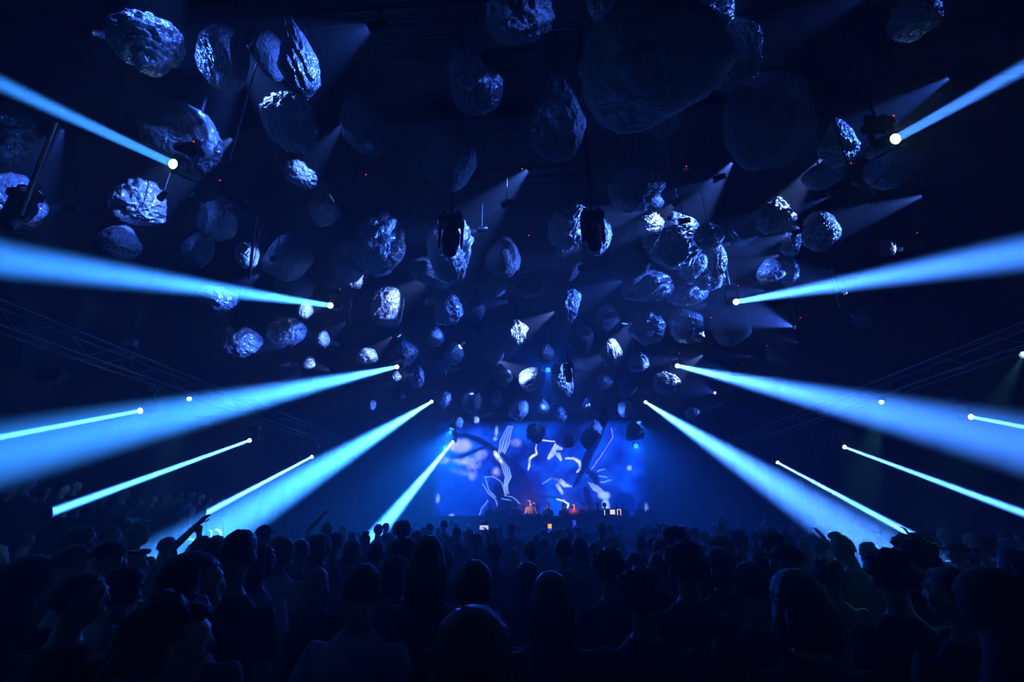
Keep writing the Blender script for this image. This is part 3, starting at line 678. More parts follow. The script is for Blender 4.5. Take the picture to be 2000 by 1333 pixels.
    put(mask(seg([(1050, 240), (1110, 200)], [42, 30]), 16), (.0, .03, .4))
    P = [(1010, 180), (1030, 170), (1090, 182), (1145, 188)]
    put(mask(seg(P, [3, 4, 4, 3]), 5), WH); put(mask(seg([(1012, 180), (1000, 240), (1005, 275), (955, 305), (950, 350), (940, 385)], [3, 5, 7, 9, 7, 4]), 8)*np.clip(.75+.5*n3, 0, 1), WH)
    put(np.maximum(mask(seg([(1150, 200), (1140, 260), (1100, 305)], [4, 22, 12]), 6), mask(seg([(1165, 230), (1200, 240)], [16, 8]), 5))*np.clip(.9+.3*n3, 0, 1)*hatch, WH)
    put(mask(seg([(1175, 280), (1190, 320)], [18, 8]), 6)*np.clip(.9+.3*n3, 0, 1)*hatch, WH)
    put(mask(seg([(1230, 312), (1290, 308), (1330, 335), (1335, 375), (1310, 400)], [6, 8, 11, 12, 8]), 8)*np.clip(.8+.4*n3, 0, 1), (.5, .6, 1))
    put(mask(seg([(1560, 80), (1590, 150), (1545, 235), (1460, 330), (1400, 420)], [22, 20, 18, 14, 6]), 14), (.01, .05, .5))
    put(mask(seg([(1275, 497), (1340, 410), (1400, 290), (1470, 180), (1510, 80)], [6, 20, 30, 28, 34]), 10), (.0, .01, .13))
    put(mask(seg([(1592, 100), (1600, 160), (1540, 240), (1430, 370), (1385, 430)], [3, 3, 2, 3, 2]), 5)*.8, LV)
    put(mask(seg([(1130, 440), (1180, 460), (1215, 490), (1262, 500)], [6, 16, 18, 4]), 8)*np.clip(.65+.5*n3, 0, 1)*hatch, WH)
    put(mask(seg([(1160, 490), (1190, 540)], [14, 12]), 8)*np.clip(.5+.6*n3, 0, 1), (.4, .5, 1))
    put(mask(seg([(1150, 580), (1200, 590), (1235, 615), (1230, 640), (1195, 640)], [4, 5, 6, 4, 2]), 6), WH)
    put(mask(seg([(1395, 400), (1440, 440), (1470, 530)], [24, 26, 10]), 12)*.9, DK)
    for k in range(5): put(mask(seg([(1385+k*16, 470+k*4), (1430+k*14, 520), (1470+k*10, 550)], [2, 4, 2]), 6)*.8, (.35, .5, 1))
    put(mask(seg([(1370, 520), (1390, 600), (1400, 680)], [24, 30, 26]), 20), (0, .01, .15))
    for pl in ([(590, 480), (640, 540), (690, 585), (715, 650)], [(635, 590), (590, 640), (570, 685)], [(600, 430), (680, 430), (735, 470), (765, 560)], [(610, 440), (640, 520), (690, 570)], [(760, 555), (830, 575), (870, 610)], [(1470, 430), (1530, 440)], [(1480, 470), (1560, 455)], [(1040, 480), (1110, 440)], [(930, 590), (985, 610)], [(735, 575), (800, 590)], [(1520, 380), (1460, 400)]):
        put(mask(seg(pl, [1.3]*len(pl)), 5)*.9, (.35, .6, 1)); put(mask(seg([(a_+9, b_+4) for a_, b_ in pl], [.6]*len(pl)), 4)*.7, (.2, .45, 1)); 
    put(mask(seg([(780, 555), (850, 545), (1000, 560), (1180, 570)], [6, 9, 9, 5]), 10)*.7, DK)
    side = np.clip((pts[:, 0]-215)/60, 0, 1)*np.clip((1830-pts[:, 0])/90, 0, 1)
    c *= (.25+.75*side)[:, None]; c = c**1.25
    return np.clip(c, 0, 1)
NX, NY = 420, 170
colr = paint(NX, NY)
xs = np.linspace(SX0, SX1, NX); zs = np.linspace(SZ0, SZ1, NY)
vv = [(x, SY, z) for z in zs for x in xs]
idx = np.arange(NX*NY).reshape(NY, NX)
ff = np.stack([idx[:-1, :-1], idx[:-1, 1:], idx[1:, 1:], idx[1:, :-1]], -1).reshape(-1, 4).tolist()
me = bpy.data.meshes.new('display'); me.from_pydata(vv, [], ff); me.update()
at = me.color_attributes.new('picture', 'FLOAT_COLOR', 'POINT')
at.data.foreach_set('color', np.concatenate([colr, np.ones((len(colr), 1))], 1).ravel())
sm = bpy.data.materials.new('led_picture'); sm.use_nodes = True; t = sm.node_tree; b = t.nodes['Principled BSDF']
b.inputs['Base Color'].default_value = (.01, .01, .01, 1)
ca = t.nodes.new('ShaderNodeVertexColor'); ca.layer_name = 'picture'
t.links.new(ca.outputs[0], b.inputs['Emission Color']); b.inputs['Emission Strength'].default_value = 3.6
sm.cycles.emission_sampling = 'NONE'; me.materials.append(sm)
scr = empty('led_screen', ((SX0+SX1)/2, SY, SZ0), 'wide glowing blue video screen with swirling abstract figures behind the booth', 'screen')
def keep(o, root): o.parent = root; o.matrix_parent_inverse = Matrix.Translation(-root.location); return o
keep(inst('display', me), scr)
keep(inst('back_panel', B('back', lambda bm: box(bm, (SX0-.03, SY+.02, SZ0-.03), (SX1+.03, SY+.16, SZ1+.03))), M['black']), scr)
for x in (SX0+.3, SX1-.3): keep(rod_obj('leg', (x, SY+.25, .9), (x, SY+.25, SZ1), .04, M['truss']), scr)
# stage platform, made of deck units
STZ = .95
for i in range(7):
    x = -7+2*i; r = empty('stage_platform', (x, 19.4, 0), 'black stage deck unit, ' + ('leftmost', 'second from left', 'third from left', 'middle one under the booth', 'third from right', 'second from right', 'rightmost')[i], 'stage', 'stage deck units')
    inst('deck', B('deck', lambda bm: box(bm, (.01, 0, STZ-.08), (1.99, 4.4, STZ), .01)), M['black'], r)
    inst('skirt', B('skirt', lambda bm: box(bm, (.01, .02, 0), (1.99, .05, STZ-.08))), M['drape'], r)
    for a in (.1, 1.9):
        for c_ in (.2, 4.2): rod_obj('leg', (a, c_, 0), (a, c_, STZ-.08), .03, M['truss'], r)
# booth
DY = 19.75; L0 = at_y(962, 1008, DY).x; L1 = at_y(1250, 1008, DY).x; DZ = 1.93
dk = empty('dj_booth', ((L0+L1)/2, DY, STZ), 'long dark DJ booth table at the front of the stage', 'booth'); hw = (L1-L0)/2
inst('table_top', B('top', lambda bm: box(bm, (-hw, 0, DZ-STZ-.06), (hw, .75, DZ-STZ), .008)), M['black'], dk)
n = 7
for i in range(n):
    a = -hw+2*hw*i/n
    inst('front_panel', B('panel', lambda bm: box(bm, (.008, .02, .0), (2*hw/n-.008, .05, DZ-STZ-.07), .006)), M['black'], dk, (a, 0, 0))
for a in (-hw+.08, hw-.08):
    for c_ in (.12, .65): rod_obj('leg', (a, c_, 0), (a, c_, DZ-STZ-.06), .03, M['truss'], dk)
# decks and mixer on the booth
def player(x, label):
    r = empty('media_player', (x, DY+.2, DZ), label, 'player', 'media players on the booth')
    inst('body', B('b', lambda bm: box(bm, (-.16, 0, 0), (.16, .4, .09), .01)), M['gear'], r)
    inst('jog_wheel', B('j', lambda bm: lathe(bm, [(.1, .09), (.1, .108), (.085, .112), (.02, .112)]), True), M['truss'], r, (0, .16, 0))
    inst('display', B('d', lambda bm: box(bm, (-.08, .3, .09), (.08, .37, .12))), M['phone_b'], r)
dj = at_y(1037, 975, 20.75)
for k, (dx, lb) in enumerate(((-.85, 'leftmost media player on the booth in front of the DJ'), (-.48, 'media player left of the mixer'), (.30, 'media player right of the mixer'), (.67, 'rightmost media player on the booth'))): player(dj.x+dx, lb)
r = empty('dj_mixer', (dj.x-.09, DY+.2, DZ), 'flat DJ mixer between the media players', 'mixer')
inst('body', B('b', lambda bm: box(bm, (-.16, 0, 0), (.16, .4, .09), .01)), M['gear'], r)
for i in range(4):
    inst('fader', B('f', lambda bm: box(bm, (-.01, -.012, 0), (.01, .012, .02))), M['pale'], r, (-.1+.066*i, .1+.02*(i % 2), .09))
    for j in range(3): inst('knob', B('k', lambda bm: lathe(bm, [(.012, 0), (.012, .018), (.008, .022)])), M['pale'], r, (-.1+.066*i, .2+.06*j, .09))
gx = at_y(1196, 1002, DY+.4).x
r = empty('lit_equipment_rack', (gx, DY+.3, DZ), 'small rack of equipment with a glowing pinkish white panel on the booth', 'equipment')
inst('case', B('c', lambda bm: box(bm, (-.38, .05, 0), (.38, .35, .30), .01)), M['gear'], r)
inst('glowing_panel', B('g', lambda bm: box(bm, (-.1, .03, .08), (.1, .048, .26), .004)), M['warm'], r)
for x in (-.32, .2, .33): inst('lit_strip', B('s', lambda bm: box(bm, (-.015, .03, .05), (.015, .048, .26))), M['warm'], r, (x, 0, 0))
inst('lit_strip', B('s', lambda bm: box(bm, (.19, .03, .255), (.34, .048, .28))), M['warm'], r)
# warm desk lamp for the DJ
lx = dj.x-.30
r = empty('gooseneck_lamp', (lx, DY+.25, DZ), 'small gooseneck lamp lighting the DJ from the booth', 'lamp')
bm = bmesh.new(); tube(bm, [(0, 0, 0), (0, 0, .2), (0, .03, .34), (0, .1, .40), (0, .16, .38)], [.008]*5, 8)
inst('neck', mesh_of(bm, 'neck', True), M['black'], r); inst('foot', B('foot', lambda bm: lathe(bm, [(.05, 0), (.05, .015), (.02, .03)])), M['black'], r)
inst('lamp_shade', B('sh', lambda bm: tube(bm, [(0, .14, .40), (0, .2, .36)], [.02, .045], 12), True), M['black'], r)
spot('desk_lamp', (0, .22, .34), (.28, .62, .12), 90, (1, .42, .40), 95, 1, .03, r)
lx2 = at_y(1122, 990, 20.4).x
r = empty('gooseneck_lamp', (lx2-.1, DY+.25, DZ), 'small gooseneck lamp lighting the person in the red hooded top', 'lamp')
inst('neck', B('neck', lambda bm: tube(bm, [(0, 0, 0), (0, 0, .2), (0, .03, .34), (0, .1, .40), (0, .16, .38)], [.008]*5, 8), True), M['black'], r)
inst('lamp_shade', B('sh', lambda bm: tube(bm, [(0, .14, .40), (0, .2, .36)], [.02, .045], 12), True), M['black'], r)
spot('desk_lamp', (0, .22, .34), (.1, .7, .0), 24, (1, .5, .42), 95, 1, .03, r)

# ------------------------------------------------------------------ side balcony at the left
bz = .85
bx0, bx1 = XL+.06, -6.0
r = empty('side_riser', (bx0, 6.8, 0), 'raised black side platform along the left wall with a crowd on it', 'platform')
inst('deck', B('deck', lambda bm: box(bm, (0, 0, bz-.15), (bx1-bx0, 9.5, bz), .01)), M['black'], r)
inst('fascia', B('fa', lambda bm: box(bm, (0, -.04, 0), (bx1-bx0, 0, bz-.02))), M['black'], r)
inst('side_fascia', B('fa2', lambda bm: box(bm, (bx1-bx0-.04, .01, 0), (bx1-bx0, 9.5, bz-.16))), M['black'], r)
rl = empty('bar_ledge', (bx0, 6.85, bz), 'dark bar ledge and rail along the front of the side platform', 'railing')
inst('ledge_top', B('lt', lambda bm: box(bm, (0, -.12, 1.06), (bx1-bx0-.1, .14, 1.11), .01)), M['black'], rl)
inst('ledge_panel', B('lp', lambda bm: box(bm, (0, -.02, 0), (bx1-bx0-.1, .02, 1.06))), M['black'], rl)
for i in range(6): rod_obj('post', (.3+1.35*i, 0, 0), (.3+1.35*i, 0, 1.06), .025, M['truss'], rl)

# ------------------------------------------------------------------ people
def remesh(me_in, voxel, name, smooth_it=3):
    o = bpy.data.objects.new('tmp', me_in); COL.objects.link(o)
    m = o.modifiers.new('r', 'REMESH'); m.mode = 'VOXEL'; m.voxel_size = voxel; m.use_smooth_shade = True
    s = o.modifiers.new('s', 'SMOOTH'); s.iterations = smooth_it; s.factor = .5
    dg = bpy.context.evaluated_depsgraph_get(); e = o.evaluated_get(dg)
    me2 = bpy.data.meshes.new_from_object(e); me2.name = name
    bpy.data.objects.remove(o); bpy.data.meshes.remove(me_in)
    me2.polygons.foreach_set('use_smooth', [True]*len(me2.polygons)); return me2
NECK = Vector((0, -.01, 1.52))
def head_rot(yaw, pitch, roll=0):
    return Matrix.Rotation(math.radians(yaw), 3, 'Z') @ Matrix.Rotation(math.radians(-pitch), 3, 'X') @ Matrix.Rotation(math.radians(roll), 3, 'Y')
ARMS = {
 'down': ((.185, 0, 1.375), (.245, -.03, 1.13), (.255, .04, .87)),
 'front': ((.185, 0, 1.375), (.25, .02, 1.13), (.10, .24, 1.16)),
 'phone': ((.185, 0, 1.375), (.24, .14, 1.18), (.10, .30, 1.40)),
 'up': ((.185, 0, 1.385), (.29, .16, 1.52), (.17, .24, 1.78)),
 'over': ((.185, 0, 1.39), (.34, .06, 1.64), (.14, .06, 1.86)),
 'hip': ((.185, 0, 1.375), (.30, -.08, 1.15), (.19, .06, 1.0)),
 'table': ((.185, 0, 1.375), (.26, .06, 1.14), (.20, .30, 1.06)),
}
def arm_pts(kind, s):
    return [Vector((s*x, y, z)) for x, y, z in ARMS[kind]]
def hand(bm, wr, el, s, grip):
    d = (wr-el).normalized(); side = Vector((0, 0, 1)).cross(d)
    if side.length < .2: side = Vector((0, 1, 0)) if abs(d.z) > .8 else Vector((1, 0, 0))
    side.normalize(); nrm = d.cross(side).normalized()*(1)
    pc = wr+d*.05
    tube(bm, [wr-d*.01, wr+d*.04, wr+d*.09], [(.026, .019), (.038, .017), (.040, .014)], 10, up=nrm)
    for k in range(4):
        o = side*(.030-.020*k); L = (.068, .078, .072, .056)[k]; c = (.35 if not grip else 1.0)
        a = wr+d*.085+o; p1 = a+d*L*.45-nrm*L*.15*c; p2 = p1+d*L*.32*(1-.6*c)-nrm*L*.35*c; p3 = p2+d*L*.2*(1-c)-nrm*L*.25*c
        tube(bm, [a-d*.02, a, p1, p2, p3], [.0085, .0095, .009, .0082, .007], 7)
    a = wr+d*.03+side*.032; tube(bm, [a, a+side*.028+d*.025-nrm*.01, a+side*.035+d*.055-nrm*.018], [.012, .011, .008], 7)
def add_head(bm, HR):
    def T(p): return NECK+HR @ (Vector(p)-NECK)
    def bl(c, s, sub=2): ball(bm, T(c), s, sub, HR)
    bl((0, .005, 1.665), (.074, .093, .088), 3); bl((0, .03, 1.625), (.060, .072, .075)); bl((0, .055, 1.575), (.036, .040, .034))
    bl((0, .092, 1.683), (.052, .012, .010)); bl((0, .106, 1.630), (.013, .014, .012)); tube(bm, [T((0, .094, 1.672)), T((0, .110, 1.633))], [.009, .012], 8)
    bl((0, .099, 1.598), (.022, .010, .007)); bl((0, .097, 1.588), (.019, .010, .006))
    for s in (-1, 1):
        bl((s*.032, .088, 1.655), (.014, .010, .010)); bl((s*.077, .0, 1.64), (.010, .020, .032)); bl((s*.042, .075, 1.625), (.022, .02, .02))
def body_mesh(l, r, yaw, pitch, roll, name, fat=1.):
    bm = bmesh.new(); HR = head_rot(yaw, pitch, roll)
    tube(bm, [(0, 0, .86), (0, 0, .92), (0, 0, 1.0), (0, 0, 1.12), (0, .005, 1.27), (0, 0, 1.38), (0, -.005, 1.44), (0, -.01, 1.50)],
         [(.12, .09), (.165*fat, .115*fat), (.16*fat, .11*fat), (.14*fat, .10*fat), (.162*fat, .115*fat), (.168, .10), (.105, .07), (.058, .056)], 16)
    top = NECK+HR @ Vector((0, .01, .09)); tube(bm, [(0, -.01, 1.44), NECK, top], [(.066, .062), .055, .053], 12)
    for s, k in ((-1, l), (1, r)):
        a, e, wv = arm_pts(k, s)
        tube(bm, [(s*.09, 0, 1.36), a, a.lerp(e, .35), e, e.lerp(wv, .35), wv], [.06, .055, .048, .038, .037, .026], 12)
        hand(bm, wv, e, s, k in ('phone', 'front', 'up'))
        tube(bm, [(s*.085, 0, .93), (s*.095, .005, .72), (s*.10, .015, .50), (s*.10, -.005, .32), (s*.10, -.02, .09)], [.088, .078, .055, .052, .036], 12)
        tube(bm, [(s*.10, -.06, .05), (s*.10, 0, .045), (s*.105, .1, .035), (s*.11, .17, .025)], [(.03, .035), (.036, .042), (.04, .03), (.03, .018)], 10)
    add_head(bm, HR)
    me = bpy.data.meshes.new('b'); bm.to_mesh(me); bm.free()
    return remesh(me, .0105, name, 2)
def shirt_mesh(l, r, name, long=False, fat=1., hood=False):
    bm = bmesh.new(); g = .014+(.012 if hood else 0)
    tube(bm, [(0, 0, .87), (0, 0, .95), (0, 0, 1.12), (0, .005, 1.27), (0, 0, 1.37), (0, -.005, 1.44), (0, -.01, 1.485)],
         [(.178*fat, .128*fat), (.18*fat, .13*fat), (.165*fat, .122*fat), (.178*fat, .13*fat), (.178+g*.3, .115+g*.3), (.112+g*.4, .084), (.072, .068)], 20)
    for s, k in ((-1, l), (1, r)):
        a, e, wv = arm_pts(k, s)
        if long: P = [(s*.09, 0, 1.35), a, a.lerp(e, .4), e, e.lerp(wv, .5), e.lerp(wv, .93)]; Rr = [.06+g, .06+g, .056+g, .048+g, .042+g, .034+g]
        else: P = [(s*.09, 0, 1.35), a, a.lerp(e, .3), a.lerp(e, .62)]; Rr = [.06+g, .06+g, .058+g, .056+g]
        tube(bm, P, Rr, 14)
    if hood: ball(bm, (0, -.10, 1.46), (.11, .07, .07))
    me = bpy.data.meshes.new('b'); bm.to_mesh(me); bm.free()
    me = remesh(me, .016, name, 3)
    for v in me.vertices:   # cloth folds
        n_ = mn.noise(Vector((v.co.x*9, v.co.y*9, v.co.z*14)))*.006
        v.co += v.normal*n_
    return me
def trouser_mesh():
    bm = bmesh.new()
    tube(bm, [(0, 0, .84), (0, 0, .90), (0, 0, .97)], [(.16, .115), (.178, .126), (.172, .12)], 16)
    for s in (-1, 1): tube(bm, [(s*.085, 0, .92), (s*.095, .005, .72), (s*.10, .015, .50), (s*.10, -.005, .30), (s*.10, -.02, .09)], [.1, .09, .07, .065, .062], 12)
    me = bpy.data.meshes.new('b'); bm.to_mesh(me); bm.free(); return remesh(me, .02, 'trousers', 3)
def shoe_mesh():
    bm = bmesh.new(); tube(bm, [(0, -.10, .045), (0, -.04, .05), (0, .04, .048), (0, .12, .038), (0, .19, .025)], [(.034, .04), (.042, .05), (.044, .046), (.048, .034), (.034, .02)], 12)
    tube(bm, [(0, -.03, .05), (0, -.03, .11)], [.045, .042], 10); box(bm, (-.045, -.12, 0), (.045, .2, .014), .005)
    return mesh_of(bm, 'shoe', True)
def hair_mesh(kind):
    bm = bmesh.new(); c = Vector((0, -.004, 1.668))
    sx, sy, sz, nz, sub = {'short': (.083, .102, .098, .004, 4), 'buzz': (.078, .097, .092, .001, 3), 'curly': (.108, .122, .122, .020, 4), 'long': (.086, .104, .100, .003, 4),
                      'bun': (.081, .100, .096, .002, 4), 'cap': (.085, .106, .090, 0, 4), 'hood': (.112, .125, .130, .004, 4), 'bob': (.098, .112, .104, .005, 4), 'bald': (.01, .01, .01, 0, 2), 'quiff': (.085, .105, .110, .006, 4)}[kind]
    r = bmesh.ops.create_icosphere(bm, subdivisions=sub, radius=1)
    low = {'cap': .0, 'hood': -9, 'curly': -.55, 'bob': -.9, 'long': -.7}.get(kind, -.45)
    for v in r['verts']:
        p = v.co.copy(); k = 1.
        face = p.y > .35 and p.z < (.42 if kind not in ('hood', 'cap') else (.35 if kind == 'hood' else .12)); under = p.z < low
        if face and kind == 'hood': k = .62
        elif face or under or (p.y > .05 and p.z < .05 and kind not in ('hood', 'long', 'bob')): k = .62
        n_ = mn.noise(p*(3 if kind == 'curly' else 7)+Vector((3, 1, 2)))+(.5*mn.noise(p*9) if kind == 'curly' else 0)
        v.co = c+Vector((p.x*sx, p.y*sy, p.z*sz))*k+p*nz*n_*1.5
    if kind in ('long', 'bob'):
        L = 1.36 if kind == 'long' else 1.54
        tube(bm, [(0, -.045, 1.70), (0, -.06, 1.62), (0, -.075, 1.52), (0, -.085, (1.52+L)/2), (0, -.09, L)], [(.07, .05), (.088, .055), (.092, .045), (.085, .03), (.05, .012)], 16)
        for s in (-1, 1): tube(bm, [(s*.06, .0, 1.70), (s*.084, -.005, 1.60), (s*.088, .0, 1.50), (s*.08, .01, L+.05)], [(.02, .04), (.024, .045), (.022, .04), (.01, .02)], 10)
    if kind == 'bun': ball(bm, (0, -.085, 1.735), (.042, .036, .038), 3)
    if kind == 'cap':
        tube(bm, [(0, .06, 1.690), (0, .12, 1.688), (0, .175, 1.675)], [(.075, .008), (.072, .007), (.045, .005)], 14); ball(bm, (0, -.005, 1.758), (.008, .008, .006), 1)
    if kind == 'hood': tube(bm, [(0, -.04, 1.62), (0, -.05, 1.53), (0, -.03, 1.46)], [(.10, .09), (.11, .10), (.13, .10)], 14)
    if kind == 'quiff': ball(bm, (0, .06, 1.765), (.055, .05, .028), 3)
    return mesh_of(bm, 'hair', True)
HAIR = {k: hair_mesh(k) for k in ('short', 'buzz', 'curly', 'long', 'bun', 'cap', 'hood', 'bob', 'quiff')}
TROU = trouser_mesh(); SHOE = shoe_mesh()
POSES = {}   # name: (left arm, right arm, yaw, pitch, roll)
PD = {'still': ('down', 'down', 0, 0, 0), 'left': ('down', 'front', 40, -4, 0), 'right': ('front', 'down', -55, -4, 0), 'phone': ('phone', 'phone', 0, -14, 0), 'arm_up': ('down', 'up', 0, 8, 0),
      'tilt': ('hip', 'down', -8, -4, -16), 'over': ('over', 'down', 10, 0, 0), 'gaze_up': ('front', 'front', -10, 12, 4), 'desk': ('table', 'table', 10, -16, 0)}
for k, (l, r_, y, p, ro) in PD.items():
    POSES[k] = dict(body=body_mesh(l, r_, y, p, ro, 'body_'+k), tee=shirt_mesh(l, r_, 'tee_'+k), long=shirt_mesh(l, r_, 'long_'+k, True), hoodie=shirt_mesh(l, r_, 'hoodie_'+k, True, 1.04, True), rot=head_rot(y, p, ro), arms=(l, r_))
WORD = {'still': 'standing still', 'left': 'head turned left', 'right': 'head turned right', 'phone': 'both hands raised to the chest', 'arm_up': 'one arm raised', 'tilt': 'head tilted', 'over': 'arm bent overhead', 'gaze_up': 'looking up', 'desk': 'leaning over the booth'}
HW = {'short': 'short %s hair', 'buzz': 'cropped %s hair', 'curly': 'curly %s hair', 'long': 'long %s hair', 'bun': '%s hair in a bun', 'cap': '%s cap', 'hood': '%s hood up', 'bob': 'thick %s bob', 'quiff': 'swept up %s hair', 'bald': 'shaved head'}
SW = {'tee': 't-shirt', 'long': 'sweater', 'hoodie': 'hoodie'}
CW = {'cloth_black': 'black', 'cloth_grey': 'grey', 'cloth_white': 'white', 'cloth_navy': 'navy', 'cloth_red': 'red', 'plaid': 'plaid'}
HM = {'hair_dark': 'dark', 'hair_brown': 'brown', 'hair_blond': 'blond', 'cloth_black': 'black', 'cloth_grey': 'grey', 'cloth_white': 'white', 'cloth_navy': 'navy'}
USED = set(); PEOPLE = []
def col_word(px, py, dist):
    t = [(150, 'at the left edge'), (330, 'below the side platform'), (520, 'under the widest left beam'), (700, 'left of the stage'), (850, 'below the steep left beam'), (960, 'left of the booth'), (1060, 'below the DJ'),
         (1160, 'below the booth middle'), (1260, 'below the lit rack'), (1360, 'below the steep right beam'), (1480, 'right of the stage'), (1620, 'before the wide right beam'), (1800, 'under the wide right beam'), (9999, 'at the right edge')]
    return next(wd for x, wd in t if px < x)
def row_word(f): return 'very near' if f < 2.7 else 'near' if f < 4.2 else 'mid-crowd' if f < 7 else 'far' if f < 11 else 'farther' if f < 15 else 'by the stage'
def person(pos, height, face=0., pose='still', hair='short', hm='hair_dark', shirt='tee', sm_='cloth_black', skin='skin', label=None, group='dancing crowd on the floor', free=False):
    x, y, z = pos
    if label is None:
        for _ in range(80):
            px, py, f = proj((x, y, z+height)); hw_ = HW[hair] % HM[hm] if '%s' in HW[hair] else HW[hair]
            label = 'person with %s, %s %s, %s, %s' % (hw_.replace(' hair in a bun', ' bun').replace('swept up', 'upswept'), CW[sm_], SW[shirt], row_word(f), col_word(px, py, f))
            if label not in USED or not free: break
            hair = rnd.choice(['short', 'buzz', 'curly', 'long', 'bun', 'cap', 'bob', 'quiff']); hm = rnd.choice(['hair_dark', 'hair_dark', 'hair_brown', 'hair_blond']) if hair != 'cap' else 'cloth_black'
            shirt = rnd.choice(['tee', 'tee', 'long', 'hoodie']); sm_ = rnd.choice(['cloth_black', 'cloth_black', 'cloth_grey', 'cloth_navy', 'cloth_white'])
    USED.add(label)
    P = POSES[pose]; s = height/1.76
    root = empty('person', (x, y, z), label, 'person', group, (0, 0, math.radians(face))); wsc = s*rnd.uniform(.96, 1.08); root.scale = (wsc, wsc, s)
    if skin is None: skin = 'skin'
    inst('body', P['body'], M[skin], root); inst('shirt', P[shirt], M[sm_], root); inst('trousers', TROU, M['denim'], root)
    for k in (-1, 1): inst('shoe', SHOE, M['shoe'], root, (k*.105, 0, 0), (0, 0, -k*.06))
    if hair != 'bald':
        h = inst('cap' if hair == 'cap' else 'hood' if hair == 'hood' else 'hair', HAIR[hair], M[hm], root)
        h.matrix_local = Matrix.Translation(NECK) @ P['rot'].to_4x4() @ Matrix.Translation(-NECK)
    PEOPLE.append((x, y, height, proj((x, y, z+height)), wsc, s, root)); return root
def by_head(px, py, wpx, **k):
    f = .172*FPX/wpx; d = ray(px, py); 
    if d.z < 0: f = min(max(f, (CAMH-1.93)/-d.z), (CAMH-1.56)/-d.z)
    f0 = f; j = 0
    while True:
        p = CP+d*f
        if all((p.x-q[0])**2+(p.y-q[1])**2 > .2 for q in PEOPLE) or j > 40: break
        j += 1; f = f0*(1+.02*((j+1)//2)*(1 if j % 2 else -1))
        if d.z < 0 and not 1.5 < CAMH+d.z*f < 1.97: continue
    return person((p.x, p.y, 0), min(max(p.z, 1.5), 1.97), **k)

